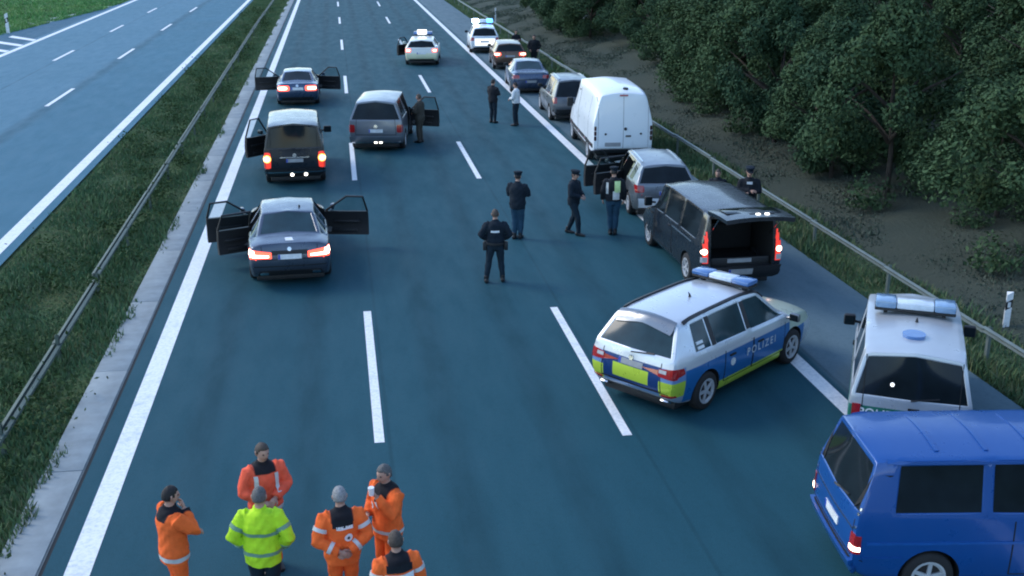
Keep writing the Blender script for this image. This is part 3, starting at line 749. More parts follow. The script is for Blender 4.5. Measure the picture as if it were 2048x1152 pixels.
tail_c(c, .50, .92, .80, .98, 'tl_on', 'tl_core'); c.plate(0, .78, mat='plate_dim'); c.patch('bumper_insert', 'B', [(-.7, .3), (.7, .3), (.7, .44), (-.7, .44)], M['black']); c.mirror(-1, 1.2, .98)
c = Car('parked_car', 'dark blue saloon on the hard shoulder between the brown car and the grey off-roader', 'car', cage_sedan(), (4.8, 1.9, 1.47), P['navy'], (9.25, 55.0), -4, 2, 'glass_mid')
tail_c(c, .55, .90, .76, .92, 'tl_red'); c.plate(0, .62, mat='plate_dim'); c.strip('boot_seam', 'B', [(-.6, 1.0), (-.6, .7), (.6, .7), (.6, 1.0)], .02, M['seam']); c.mirror(-1, 1.25, .97)
c.patch('spoiler', 'B', [(-.62, .985), (.62, .985), (.62, 1.03), (-.62, 1.03)], P['silver'], off=.03)
c = Car('parked_car', 'dull silver off-road estate on the hard shoulder just ahead of the white van', 'car', cage_wagon(.26), (4.6, 1.92, 1.78), P['dsilver'], (9.62, 46.9), -2, 2, 'glass')
tail_c(c, .74, .92, .80, 1.05, 'tl_red'); c.plate(0, .80, mat='plate_dim'); c.patch('bumper', 'B', [(-.88, .36), (.88, .36), (.88, .56), (-.88, .56)], M['black'], off=.03, nu=12); c.mirror(-1, 1.2, 1.05)
c.both(lambda sd: c.strip('roof_rail', 'T', [(sd * .55, -1.6), (sd * .55, .6)], .04, M['chrome'], .04))
c.door_panel(-1, -.95, .05, .36, 1.0); c.door_panel(-1, .08, 1.15, .36, 1.0)

# --- white panel van
c = Car('panel_van', 'tall white windowless panel van parked on the hard shoulder', 'van', cage_sprinter(), (6.0, 2.08, 2.62), P['white'], (9.60, 39.25), -3.5, 3, 'glass')
for z in (.93, 1.10, 1.27): 
    for sd in (-1, 1): c.patch('tail_light', 'B', [(sd * .91, z - .075), (sd * .99, z - .075), (sd * .99, z + .075), (sd * .91, z + .075)], M['tl_dark'], off=.012, rnd=.4)
c.strip('door_seam', 'B', [(0, .58), (0, 2.42)], .010, M['seam'], n=24)
c.strip('door_seam', 'B', [(-.84, 2.38), (-.86, .58), (.86, .58), (.84, 2.38)], .008, M['seam'], n=16)
c.patch('bumper', 'B', [(-.96, .40), (.96, .40), (.96, .56), (-.96, .56)], M['black'], off=.05, nu=14, depth=.05)
c.patch('plate_panel', 'B', [(-.62, .66), (-.08, .66), (-.08, .79), (-.62, .79)], M['plate_dim'], off=.01); c.patch('plate_lamp', 'B', [(.08, .98), (.26, .98), (.26, 1.03), (.08, 1.03)], M['black'], off=.02)
c.disc('door_handle', 'B', .07, 1.25, .05, M['black'], .03)
for x in (-.60, .60): c.disc('door_hinge', 'B', x, 1.08, .035, M['black'], .03)
c.patch('brake_lamp', 'B', [(-.14, 2.33), (.14, 2.33), (.14, 2.38), (-.14, 2.38)], M['tl_red'], off=.03)
c.disc('roof_vent', 'T', .12, -2.55, .09, M['black'], .05)
c.strip('side_moulding', 'L', [(-2.85, .66), (2.6, .66)], .13, M['black'], .02, n=30); c.strip('sill_moulding', 'L', [(-1.35, .47), (1.6, .47)], .10, M['black'], .015, n=20)
c.door_panel(-1, .35, 1.65, .55, 2.2); c.strip('body_seam', 'L', [(-1.9, .8), (-1.9, 2.2)], .012, M['seam']); c.mirror(-1, 2.1, 1.35, (.22, .14, .34))
for y in (-2.55, -1.3, .1, 1.9): c.disc('side_marker', 'L', y, .66, .05, M['tl_orange_core' if 0 else 'tl_red'], .03)

# --- silver car with open left doors
sd_f = [(.10, .38), (.08, 1.0), (.1, 1.42), (.5, 1.40), (1.05, 1.0), (1.08, .38)]; sd_r = [(-.60, .45), (-.95, .95), (-.85, 1.38), (.0, 1.42), (.0, .38), (-.5, .38)]
c = Car('parked_car', 'silver estate with its left doors open between the white van and the tailgate-open van', 'car', cage_wagon(.08), (4.4, 1.86, 1.58), P['silver'], (8.95, 31.1), -4, 2, 'glass', [(sd_f, -1), (sd_r, -1)])
tail_c(c, .62, .91, .80, 1.0, 'tl_red'); c.plate(.05, .78, mat='plate'); c.disc('badge', 'B', 0, .92, .05, M['chrome'])
c.patch('bumper', 'B', [(-.90, .40), (.90, .40), (.92, .64), (-.92, .64)], P['white'], off=.05, nu=14, depth=.05)
c.patch('bumper_insert', 'B', [(-.75, .30), (.75, .30), (.75, .40), (-.75, .40)], M['black'], off=.03)
c.open_door(-1, 1.08, .36, .98, 1.44, 1.02, 72); c.open_door(-1, .04, .36, .98, 1.44, .92, 66, rear=True); c.mirror(1, 1.15, 1.0)
c.both(lambda sd: c.strip('roof_rail', 'T', [(sd * .54, -1.4), (sd * .54, .6)], .04, M['chrome'], .03))

# --- black van with raised tailgate
vitoL, vitoW = 5.0, 1.92
c = Car('parked_van', 'black van with its tailgate raised flat and red tail lights on the hard shoulder', 'van', cage_van('vito'), (5.0, 1.92, 1.90), P['blackvan'], (8.62, 25.1), 1.0, 3, 'glass', [], (.72, .62, 1.70, 2.6), skip=('cap',))
for sd in (-1, 1):
    l = c.patch('tail_light', 'B', [(sd * .78, .72), (sd * .95, .72), (sd * .93, 1.42), (sd * .80, 1.42)], M['tl_glow'], off=.014, nu=4, nv=8)
    c.disc('light_core', 'B', sd * .865, .98, .065, M['tl_core'], .022, l); c.patch('reversing_light', 'B', [(sd * .80, .74), (sd * .93, .74), (sd * .93, .86), (sd * .80, .86)], M['tl_clear'], l, off=.022)
c.patch('bumper', 'B', [(-.93, .34), (.93, .34), (.94, .62), (-.94, .62)], M['black'], off=.05, nu=16, depth=.05)
c.plate(-.02, .52, .56, .12, mat='plate_dim', off=.065)
p0 = c.pt('B', 0, 1.0)[0]
box('load_sill', (0, p0.y + .10, .70), (1.36, .03, .20), M['black'], c.root, .01); pl = box('sill_plate', (-.02, p0.y + .08, .73), (.56, .012, .09), M['plate_dim'], c.root)
box('rear_bench', (0, p0.y + 1.25, .98), (1.36, .14, .60), M['interior'], c.root, .05)
for x in (-.44, 0, .44): box('head_rest', (x, p0.y + 1.25, 1.36), (.26, .10, .18), M['interior'], c.root, .04)
# tailgate, hinged at the roof edge
g = bpy.data.objects.new('x', None)
bm = bmesh.new(); Lg, wg = 1.10, .80; rows = 6; T = []; B = []
for j in range(rows + 1):
    t = j / rows
    for i in range(9):
        u = i / 8 * 2 - 1; w = wg * (1 - .04 * t) ; zz = .05 * (1 - u * u) + .02 * math.sin(t * 3.1)
        T.append(bm.verts.new((u * w, -Lg * t, zz + .02))); B.append(bm.verts.new((u * w * .97, -Lg * t, zz - .07)))
for j in range(rows):
    for i in range(8):
        k = j * 9 + i; bm.faces.new((T[k], T[k + 1], T[k + 10], T[k + 9])); f = bm.faces.new((B[k], B[k + 1], B[k + 10], B[k + 9])); f.material_index = 1
lp = list(range(9)) + [8 + 9 * j for j in range(1, rows + 1)] + [rows * 9 + i for i in range(7, -1, -1)] + [9 * j for j in range(rows - 1, 0, -1)]
for a, b in zip(lp, lp[1:] + lp[:1]): bm.faces.new((T[a], T[b], B[b], B[a]))
bpy.data.objects.remove(g)
tg = from_bm(bm, 'tailgate', c.root, [P['blackvan2'], M['black']], 40); tg.location = (0, -vitoL / 2 + .16, 1.86); tg.rotation_euler = (R(-3), 0, 0)
box('rear_window', (0, -.42, .075), (1.22, .55, .012), M['glass'], tg, .004)
for x in (-.10, .10): box('plate_lamp', (x + .12, -.86, .082), (.09, .06, .03), M['lamp_w'], tg, .01)
box('tailgate_handle', (.12, -.80, .075), (.55, .10, .03), M['black'], tg, .01)
for sd in (-1, 1): tube('gas_strut', [(sd * .70, -vitoL / 2 + .22, 1.30), (sd * .72, -vitoL / 2 - .35, 1.80)], .014, M['chrome'], c.root, 6)
c.door_panel(-1, 1.05, 2.0, .36, 1.06); c.door_panel(-1, -.35, 1.0, .36, 1.10); c.mirror(-1, 1.65, 1.10, (.2, .12, .24)); c.mirror(1, 1.65, 1.10, (.2, .12, .24))
c.strip('slide_rail', 'L', [(-1.75, 1.02), (-.30, 1.02)], .025, M['chrome'], .006); c.disc('fuel_flap', 'L', .85, .75, .07, M['black'], .005)

# --- patrol estate, nose to the right
POLM = livery_police()
c = Car('patrol_car', 'blue, yellow and silver police estate parked at an angle across the shoulder line', 'police car', cage_wagon(.10), (4.72, 1.88, 1.70), POLM, (6.46, 18.26), -52, 3, 'glass_mid', skip=(), inset=.07)
for sd in (-1, 1):
    l = c.patch('tail_light', 'B', [(sd * .56, .80), (sd * .925, .78), (sd * .915, .97), (sd * .56, .93)], M['tl_red'], off=.014, nu=8, rnd=.2)
    ax = 'R' if sd > 0 else 'L'; c.patch('tail_light', ax, [(-2.40, .79), (-2.02, .84), (-2.06, .95), (-2.38, .97)], M['tl_red'], off=.014, rnd=.2)
    c.patch('reversing_light', 'B', [(sd * .58, .86), (sd * .72, .86), (sd * .72, .92), (sd * .58, .92)], M['tl_clear'], l, off=.02)
    c.door_panel(sd, -.86, .02, .36, .92); c.door_panel(sd, .05, 1.12, .36, .92); c.mirror(sd, 1.2, .98, mat=P['silver'])
    c.strip('roof_rail', 'T', [(sd * .60, -1.75), (sd * .59, -.5), (sd * .58, .75)], .05, M['black'], .035, n=12)
    c.patch('exhaust_tip', 'B', [(sd * .55, .30), (sd * .72, .30), (sd * .72, .37), (sd * .55, .37)], M['chrome'], off=.04, rnd=.5)
    c.text('POLIZEI', ax, .30, .70, .14, M['bar_clear'], off=.012, spacing=1.5)
    c.patch('bumper_reflector', 'B', [(sd * .62, .44), (sd * .84, .45), (sd * .84, .49), (sd * .62, .48)], M['tl_red'], off=.012)
    for k in range(3): c.patch('window_sticker', ax, [(-1.62, 1.06 + .075 * k), (-1.44, 1.06 + .075 * k), (-1.44, 1.105 + .075 * k), (-1.62, 1.105 + .075 * k)], M['plate'], off=.01, nu=2, nv=1)
    c.disc('crest', ax, -.62, .66, .07, M['plate'], .012)
c.strip('tailgate_seam', 'B', [(-.60, 1.02), (-.62, .52), (.62, .52), (.60, 1.02)], .014, M['seam'])
c.strip('bumper_line', 'B', [(-.86, .50), (.86, .50)], .016, M['seam'], n=16)
c.plate(0, .885, .5, .10, mat='plate_dim'); c.disc('badge', 'B', 0, .975, .045, M['chrome'], .015)
c.patch('bumper_insert', 'B', [(-.75, .285), (.75, .285), (.72, .37), (-.72, .37)], M['black'], off=.008, nu=12)
c.strip('wiper', 'B', [(-.02, 1.07), (.42, 1.12)], .02, M['black'], .02)
c.patch('spoiler', 'T', [(-.58, -2.02), (.58, -2.02), (.58, -1.85), (-.58, -1.85)], P['silver'], off=.03, nu=10, rnd=.1)
c.pillars((1.25, 2.38), z0=1.03, z1=1.45); c.light_bar(.42, 1.22, d=.34, h=.09); c.antenna(.05, -.75, .10)

# --- silver van with green band
c = Car('police_van', 'silver police van with a green band and dark tailgate window behind the blue van', 'police van', cage_van('old'), (4.4, 1.79, 1.90), livery_green(), (9.15, 16.0), -27, 3, 'glass', inset=.05)
for sd in (-1, 1):
    c.patch('tail_light', 'B', [(sd * .70, .70), (sd * .825, .70), (sd * .82, 1.02), (sd * .70, 1.02)], M['tl_red'], off=.014); c.mirror(sd, 1.25, 1.12, (.2, .12, .2))
    c.text('POLIZEI', 'R' if sd > 0 else 'L', .2, .85, .17, M['white'], spacing=1.3); c.door_panel(sd, .45, 1.5, .34, 1.06)
c.text('POLIZEI', 'B', -.40, .90, .12, M['white'], off=.008); c.plate(0, .60, mat='plate_dim')
c.strip('tailgate_seam', 'B', [(-.68, 1.75), (-.68, .55), (.68, .55), (.68, 1.75)], .014, M['seam'])
c.patch('tailgate_handle', 'B', [(-.03, 1.0), (.13, 1.0), (.13, 1.045), (-.03, 1.045)], M['black'], off=.02)
c.patch('bumper', 'B', [(-.80, .33), (.80, .33), (.82, .52), (-.82, .52)], M['black'], off=.05, nu=14, depth=.05)
c.strip('wiper', 'B', [(0, 1.16), (.4, 1.22)], .02, M['black'], .015)
c.light_bar(-.15, 1.24, d=.40, h=.13, box_c=.46, off_m='bar_pale'); c.disc('roof_vent', 'T', -.02, -1.30, .17, M['bar_blue'], .05, depth=.02); c.antenna(.03, -.62, .08, -.2)
c.disc('glint_sticker', 'B', -.28, 1.36, .03, emis('sticker_glint', (1, 1, 1), .35), .012)  # no lamp: glint on the rear window sticker put in as emission

# --- blue van in the near right corner
c = Car('parked_van', 'bright blue van cropped by the corner of the photograph, side windows dark', 'van', cage_van('old'), (4.75, 1.74, 1.93), P['blue'], (8.31, 11.52), -97.5, 3, 'glass', inset=.06)
for sd in (-1, 1):
    l = c.patch('tail_light', 'B', [(sd * .74, .66), (sd * .86, .66), (sd * .86, .92), (sd * .74, .92)], M['tl_red'], off=.014, nu=4)
    c.patch('reversing_light', 'B', [(sd * .745, .70), (sd * .855, .70), (sd * .855, .76), (sd * .745, .76)], M['tl_core'], l, off=.02)
    ax = 'R' if sd > 0 else 'L'
    l = c.patch('tail_light', ax, [(-2.36, .66), (-2.27, .66), (-2.27, .90), (-2.35, .90)], M['tl_red'], off=.012)
    c.patch('reversing_light', ax, [(-2.355, .70), (-2.275, .70), (-2.275, .755), (-2.355, .755)], M['tl_core'], l, off=.018)
    c.strip('side_crease', ax, [(-2.2, .80), (2.0, .80)], .035, plain('blue_moulding_%d' % (sd + 1), (.01, .09, .33), .3), .012, n=30)
    c.strip('side_crease', ax, [(-2.25, .60), (-1.75, .60)], .03, P['blue'], .012)
    c.strip('gutter', ax, [(-2.0, 1.80), (1.5, 1.80)], .03, P['blue'], .02, n=24)
    c.door_panel(sd, -.42, .72, .36, 1.08, mat=P['blue']); c.door_panel(sd, .76, 1.7, .36, 1.08, mat=P['blue']); c.mirror(sd, 1.6, 1.1, (.2, .12, .22))
    for z in (1.0, 1.18, 1.24): c.disc('hinge_cap', 'B', sd * .80, z, .02, M['chrome'], .012)
c.plate(.05, .80, .5, .11, mat='plate'); c.strip('tailgate_crease', 'B', [(-.74, .96), (.74, .96)], .02, P['navy'], .008)
c.patch('bumper', 'B', [(-.84, .36), (.84, .36), (.85, .56), (-.85, .56)], P['blue'], off=.06, nu=16, depth=.06); c.strip('bumper_line', 'B', [(-.84, .565), (.84, .565)], .015, M['seam'], .02, n=14)
for y in (-1.35, -.75, -.15, .45, 1.05): c.strip('roof_rib', 'T', [(-.52, y), (.52, y)], .05, P['blue'], .014, n=12)
c.strip('tailgate_seam', 'B', [(-.72, 1.80), (-.76, .62), (.76, .62), (.72, 1.80)], .014, M['seam'])
c.strip('wiper', 'B', [(0, 1.18), (.42, 1.24)], .02, M['black'], .015)

# ------------------------------------------------------------------ roadside marker posts
def delineator(loc, label):
    g = empty('marker_post', label, 'marker post', loc, 0, 'white marker posts along the verges')
    bm = bmesh.new(); A = [(-.06, -.05), (.06, -.05), (0, .06)]
    for (z0, z1, mi) in ((-.1, .62, 0), (.62, .88, 1), (.88, 1.12, 0)):
        sl = (.05 if mi == 1 else 0)
        lo = [bm.verts.new((x, y, z0 + (x * .8 if z0 > .3 else 0))) for x, y in A]; hi = [bm.verts.new((x, y, z1 + (x * .8))) for x, y in A]
        for k in range(3): bm.faces.new((lo[k], lo[(k + 1) % 3], hi[(k + 1) % 3], hi[k])).material_index = mi
        bm.faces.new(lo[::-1]).material_index = mi; bm.faces.new(hi).material_index = mi
    o = from_bm(bm, 'post', g, [M['white'], M['black']]); bm = bmesh.new(); bm_box(bm, (0, -.056, .75), (.055, .012, .17), bev=.005); from_bm(bm, 'reflector', g, [M['plate']])
    return g
delineator((13.2, 19.55, .04), 'white marker post with black band beside the guard rail above the silver police van').scale = (1.15, 1.15, .66)
delineator((12.9, 92, 0), 'small far white marker post beyond the flashing patrol car')
delineator((-23.8, 88.5, -.05), 'white marker post in the grass left of the hatched exit').scale = (2, 2, 1.3)

# ------------------------------------------------------------------ people
SKIN = plain('skin', (.42, .25, .19), .55, var=.1, scale=12)
HAIR = {k: plain('hair_' + k, v, .7, var=.35, scale=60, bump=.5) for k, v in dict(black=(.012, .010, .010), brown=(.06, .045, .035), grey=(.10, .098, .095), greyer=(.25, .25, .25)).items()}
EYE = plain('eye_dark', (.02, .018, .016), .3); LIP = plain('lips', (.30, .13, .11), .5)
def cloth(name, col, split=None, top=None, rough=.85):
    t = NT(name); X, Y, Z = t.xyz(); n = t.noise(7, 4, .6); c = t.mix(t.remap(n, .3, .7), tuple(v * .82 for v in col), tuple(min(1, v * 1.12) for v in col))
    if split: c = t.mix(t.math('MULTIPLY', t.step(Z, split, .012), t.math('SUBTRACT', 1., t.step(t.math('ABSOLUTE', X), .135, .02))), c, top)
    t.bump(t.noise(9, 4, .6, stretch=(1, 1, .6)), .55, .03); return t.set(c, rough, spec=.25)
C = dict(orange=cloth('orange_jacket', (.92, .15, .03)), orange_yoke=cloth('orange_jacket_black_yoke', (.92, .15, .03), 1.385, (.012, .012, .016)),
         orange_t=cloth('orange_trousers', (.88, .13, .025)), red=cloth('red_jacket', (.85, .12, .06), 1.40, (.012, .012, .016)), yellow=cloth('yellow_jacket', (.50, .80, .03)),
         navy=cloth('navy_uniform', (.008, .016, .026)), navy_t=cloth('navy_trousers', (.010, .022, .034)), grey_t=cloth('blue_grey_trousers', (.02, .06, .10)),
         shirt=cloth('white_shirt', (.62, .66, .68)), brown=cloth('brown_jacket', (.05, .048, .04)), dark=cloth('dark_clothes', (.012, .015, .02)))
BAND = plain('reflective_band', (.55, .56, .55), .4); BANDG = plain('green_grey_band', (.16, .30, .20), .45)
BOOT = plain('black_boots', (.008, .008, .009), .5); WHITE = M['white']; BLACKC = C['dark']

def remeshed(bm, voxel, smooth=2, wob=0.):
    bmesh.ops.recalc_face_normals(bm, faces=bm.faces)
    me = bpy.data.meshes.new('t'); bm.to_mesh(me); bm.free(); o = mesh_obj('tmp_remesh', me)
    md = o.modifiers.new('r', 'REMESH'); md.mode = 'VOXEL'; md.voxel_size = voxel; md.use_smooth_shade = True
    if smooth: sm = o.modifiers.new('s', 'SMOOTH'); sm.iterations = smooth; sm.factor = .5
    out = evaluated_mesh(o); bpy.data.objects.remove(o)
    if wob:                                    # creases and folds in the cloth
        n = len(out.vertices); co = np.empty(n * 3); out.vertices.foreach_get('co', co); co = co.reshape(-1, 3); no = np.empty(n * 3); out.vertices.foreach_get('normal', no); no = no.reshape(-1, 3)
        ph = random.random() * 6; d = wob * (np.sin(co[:, 2] * 38 + 5 * np.sin(co[:, 0] * 11 + ph)) * .5 + np.sin(co[:, 0] * 30 + co[:, 2] * 17 + ph) * .5 + .6 * np.sin(co[:, 1] * 41 + co[:, 2] * 23 + ph))
        co += no * d[:, None]; out.vertices.foreach_set('co', co.ravel()); out.update()
    return out
def ell_loft(bm, rings, n=18):
    """rings of (cx,cy,z,rx,ry)"""
    bm_tube(bm, [(r[0], r[1], r[2]) for r in rings], [(r[3], r[4]) for r in rings], n, flat=(1, 0, 0))
def head_bm(c, yaw=0, tilt=0, fem=False):
    bm = bmesh.new(); bmesh.ops.create_uvsphere(bm, u_segments=28, v_segments=20, radius=1)
    for v in bm.verts:
        x, y, z = v.co; X, Y, Z = x * .076, y * .096, z * .118
        if z < 0: X *= 1 - .26 * z * z; Y = Y * (1 - .12 * z * z) + .012 * (-z) * (1 if y > 0 else .3)
        if y > .2: X *= 1 - .08 * y
        fx = x * .076
        Y += .024 * math.exp(-((fx / .013) ** 2) - ((z + .18) / .17) ** 2) * (y > 0) + .010 * math.exp(-((fx / .012) ** 2) - ((z - .02) / .2) ** 2) * (y > 0)
        Y -= .012 * (math.exp(-(((fx - .032) / .017) ** 2)) + math.exp(-(((fx + .032) / .017) ** 2))) * math.exp(-((z - .04) / .11) ** 2) * (y > 0)
        Y += .007 * math.exp(-((z - .24) / .10) ** 2) * (y > .4) + .010 * math.exp(-((fx / .026) ** 2) - ((z + .82) / .15) ** 2) * (y > 0)
        Y += .006 * math.exp(-((fx / .022) ** 2) - ((z + .50) / .08) ** 2) * (y > 0)
        v.co = (X, Y, Z)
    for f in bm.faces:
        m = f.calc_center_median()
        if m.y > .06 and abs(m.x) < .024 and -.066 < m.z < -.05: f.material_index = 2
    for sd in (-1, 1):
        bm_tube(bm, [(sd * .070, -.004, -.035), (sd * .082, -.014, -.01), (sd * .082, -.018, .022), (sd * .072, -.006, .034)], [.008, .012, .013, .007], 6)
        r = bmesh.ops.create_uvsphere(bm, u_segments=8, v_segments=6, radius=.0125, matrix=Matrix.Translation((sd * .032, .079, .005)))
        for v in r['verts']:
            for f in v.link_faces: f.material_index = 1
    return bm
def hand_bm(bm, w, d, up, sd, curl=.7):
    """hand at wrist w pointing along d, back of hand towards up"""
    w, d = Vector(w), Vector(d).normalized(); up = Vector(up); up = (up - d * up.dot(d)).normalized(); s = d.cross(up) * sd
    bm_tube(bm, [w - d * .02, w + d * .03, w + d * .085], [(.026, .020), (.040, .017), (.040, .013)], 8, flat=s)
    for k, (o, L) in enumerate(((.030, .072), (.010, .082), (-.010, .076), (-.029, .060))):
        b = w + d * .075 + s * o; p = [b]; a = 0
        for q in (.45, .32, .23): a += curl * .55; p.append(p[-1] + (d * math.cos(a) - up * math.sin(a)) * L * q)
        bm_tube(bm, p, [.0095, .009, .008, .006], 6)
    b = w + d * .02 + s * .030; t1 = (d * .7 + s * .7 - up * .2).normalized(); bm_tube(bm, [b, b + t1 * .035, b + t1 * .05 + d * .028 - up * .01], [.012, .011, .008], 6)
def lerp(a, b, t): return Vector(a) * (1 - t) + Vector(b) * t
POSES = {
 'relaxed': (((.27, -.02, 1.17), (.27, .08, .92)), ((-.27, -.02, 1.17), (-.27, .08, .92))),
 'crossed': (((.27, .06, 1.20), (-.04, .22, 1.22)), ((-.27, .06, 1.18), (.06, .24, 1.16))),
 'pockets': (((.33, -.06, 1.17), (.22, .10, .98)), ((-.33, -.06, 1.17), (-.22, .10, .98))),
 'belt': (((.34, -.04, 1.18), (.20, .10, 1.04)), ((-.34, -.04, 1.18), (-.20, .10, 1.04))),
 'chin': (((.25, .19, 1.22), (.05, .155, 1.475)), ((-.25, .08, 1.18), (.08, .25, 1.18))),
 'behind': (((.31, -.08, 1.16), (.05, -.19, 1.02)), ((-.31, -.08, 1.16), (-.05, -.20, 1.03))),
 'cup': (((.26, .02, 1.18), (.16, .18, 1.10)), ((-.25, .12, 1.20), (-.10, .25, 1.47))),
 'front': (((.28, .04, 1.17), (.08, .25, 1.08)), ((-.28, .04, 1.17), (-.06, .25, 1.10))),
}
def person(label, loc, face, pose='relaxed', hair='black', jacket='navy', trousers='navy_t', scale=1., legs=((.10, 0), (-.10, 0)), cap=None, bands=(), armband=None,
           head_yaw=0, vox=.016, back=None, hood=False, jz=.80, lean=0, extras=None, bulk=1., sleeves=True):
    root = empty('person', label, 'person', (loc[0], loc[1], loc[2] if len(loc) > 2 else 0), R(face)); root.scale = (scale,) * 3
    sh = [Vector((.19, 0, 1.435)), Vector((-.19, 0, 1.435))]; arms = POSES[pose]
    hips = [Vector((.095, 0, .93)), Vector((-.095, 0, .93))]; feet = [Vector((legs[0][0], legs[0][1], .085)), Vector((legs[1][0], legs[1][1], .085))]
    torso = [(0, 0, .84, .13, .10), (0, 0, .93, .168, .118), (0, 0, 1.07, .150, .105), (0, 0, 1.20, .168, .116), (0, 0, 1.32, .188, .120), (0, -.005, 1.41, .170, .100), (0, -.01, 1.465, .095, .075), (0, .0, 1.53, .058, .060), (0, .012, 1.60, .054, .058)]
    def limbs(bm, ds, arm=True, leg=True, tor=True, wrist=1.):
        if tor: ell_loft(bm, [(a, b, z, rx + ds, ry + ds) for a, b, z, rx, ry in torso])
        if arm:
            for k in (0, 1):
                e, w = Vector(arms[k][0]), Vector(arms[k][1]); s0 = sh[k]; w = lerp(e, w, wrist)
                bm_tube(bm, [s0 + Vector((-.05 if k == 0 else .05, 0, .0)), s0 + Vector((0, 0, -.02)), lerp(s0, e, .35), lerp(s0, e, .8), e, lerp(e, w, .3), lerp(e, w, .7), w], [.055 + ds, .062 + ds, .054 + ds, .046 + ds, .045 + ds, .044 + ds, .037 + ds, .030 + ds * .9], 12)
        if leg:
            for k in (0, 1):
                h, f = hips[k], feet[k]; kn = lerp(h, f, .50) + Vector((0, .035 + abs(f.y) * .2, 0))
                bm_tube(bm, [h + Vector((0, 0, .03)), lerp(h, kn, .3), lerp(h, kn, .75), kn, lerp(kn, f, .3), lerp(kn, f, .75), f], [.092 + ds, .088 + ds, .068 + ds, .060 + ds, .060 + ds, .045 + ds, .042 + ds], 12)
    hc = Vector((0, .025, 1.655))
    # body: one continuous skin surface with head and hands
    bm = bmesh.new(); limbs(bm, 0)
    for k in (0, 1):
        f = feet[k]; bm_tube(bm, [f + Vector((0, -.07, -.04)), f + Vector((0, 0, -.035)), f + Vector((0, .10, -.05)), f + Vector((0, .18, -.06))], [(.035, .04), (.04, .045), (.045, .03), (.035, .022)], 10)
    bme = remeshed(bm, vox); b2 = bmesh.new(); b2.from_mesh(bme)
    hb = head_bm(hc); hm = bpy.data.meshes.new('h'); hb.to_mesh(hm); hb.free(); hm.transform(Matrix.Translation(hc) @ Matrix.Rotation(R(head_yaw), 4, 'Z') @ Matrix.Rotation(R(-6), 4, 'X')); b2.from_mesh(hm)
    hd = bmesh.new()
    for k in (0, 1):
        e, w = Vector(arms[k][0]), Vector(arms[k][1]); d = (w - e).normalized()
        if pose in ('relaxed',): up = Vector((1 if k == 0 else -1, 0, 0))
        elif pose == 'behind': up = Vector((0, -1, 0))
        else: up = Vector((0, .6, .8)) if d.z < .5 else Vector((0, 1, -.2))
        hand_bm(hd, w, d, up, 1 if k == 0 else -1)
    hm2 = bpy.data.meshes.new('h'); bmesh.ops.recalc_face_normals(hd, faces=hd.faces); hd.to_mesh(hm2); hd.free(); b2.from_mesh(hm2)
    out = bpy.data.meshes.new('body'); b2.to_mesh(out); b2.free(); shade(out, True); body = mesh_obj('body', out, root, [SKIN, EYE, LIP])
    # clothes
    bm = bmesh.new(); limbs(bm, .019, arm=False, tor=False)
    ell_loft(bm, [(0, 0, .82, .15, .12), (0, 0, .93, .188, .138), (0, 0, 1.06, .17, .125)])
    me = remeshed(bm, vox, 2, .004); me.name = 'trousers'; mesh_obj('trousers', me, root, [C[trousers]])
    bm = bmesh.new(); g = .036 * bulk
    limbs(bm, g * .75, leg=False, tor=False, wrist=.93 if sleeves else .25)
    ell_loft(bm, [(0, 0, jz, .185 + g * .5, .140 + g * .5), (0, 0, jz + .14, .180 + g, .130 + g), (0, 0, 1.10, .160 + g, .115 + g), (0, 0, 1.22, .172 + g, .120 + g), (0, 0, 1.33, .190 + g, .122 + g), (0, -.005, 1.41, .178 + g, .105 + g), (0, -.01, 1.47, .105 + g, .085 + g * .8), (0, 0, 1.51, .082, .086), (0, .003, 1.545, .074, .080)])
    jm = remeshed(bm, vox * .9, 2, .005 * bulk); jm.name = 'jacket'; jk = mesh_obj('jacket', jm, root, [C[jacket]])
    b3 = bmesh.new(); b3.from_mesh(jm); bvh = BVHTree.FromBMesh(b3); b3.free()
    def ring(z, h, mat, name='reflective_band'):
        bm = bmesh.new(); T = []
        for q in range(3):
            zz = z + h * (q / 2 - .5); row = []
            for k in range(36):
                t = 2 * math.pi * k / 36; d = Vector((math.cos(t), math.sin(t), 0)); r = bvh.ray_cast(Vector((0, 0, zz)), d)
                # keep to the torso: limit the reach so that arms are not wrapped
                rr = min((r[0] - Vector((0, 0, zz))).length if r[0] else .2, .26 if abs(d.x) > .7 else .20)
                row.append(bm.verts.new(Vector((0, 0, zz)) + d * (rr + .006)))
            T.append(row)
        for A, B in zip(T, T[1:]):
            for k in range(36): bm.faces.new((A[k], A[(k + 1) % 36], B[(k + 1) % 36], B[k]))
        return from_bm(bm, name, jk, [mat], True)
    for z, h, m in bands: ring(z, h, m)
    if armband:
        for k in (0, 1):
            e, w, s0 = Vector(arms[k][0]), Vector(arms[k][1]), sh[k]
            for a, b, t in ((s0, e, .55), (e, w, .60)):
                p = lerp(a, b, t); d = (b - a).normalized() * .024; bm = bmesh.new(); rr = (.050 if t == .55 else .040) + g * .75 + .008
                bm_tube(bm, [p - d, p + d], rr, 14); from_bm(bm, 'reflective_band', jk, [armband], 50)
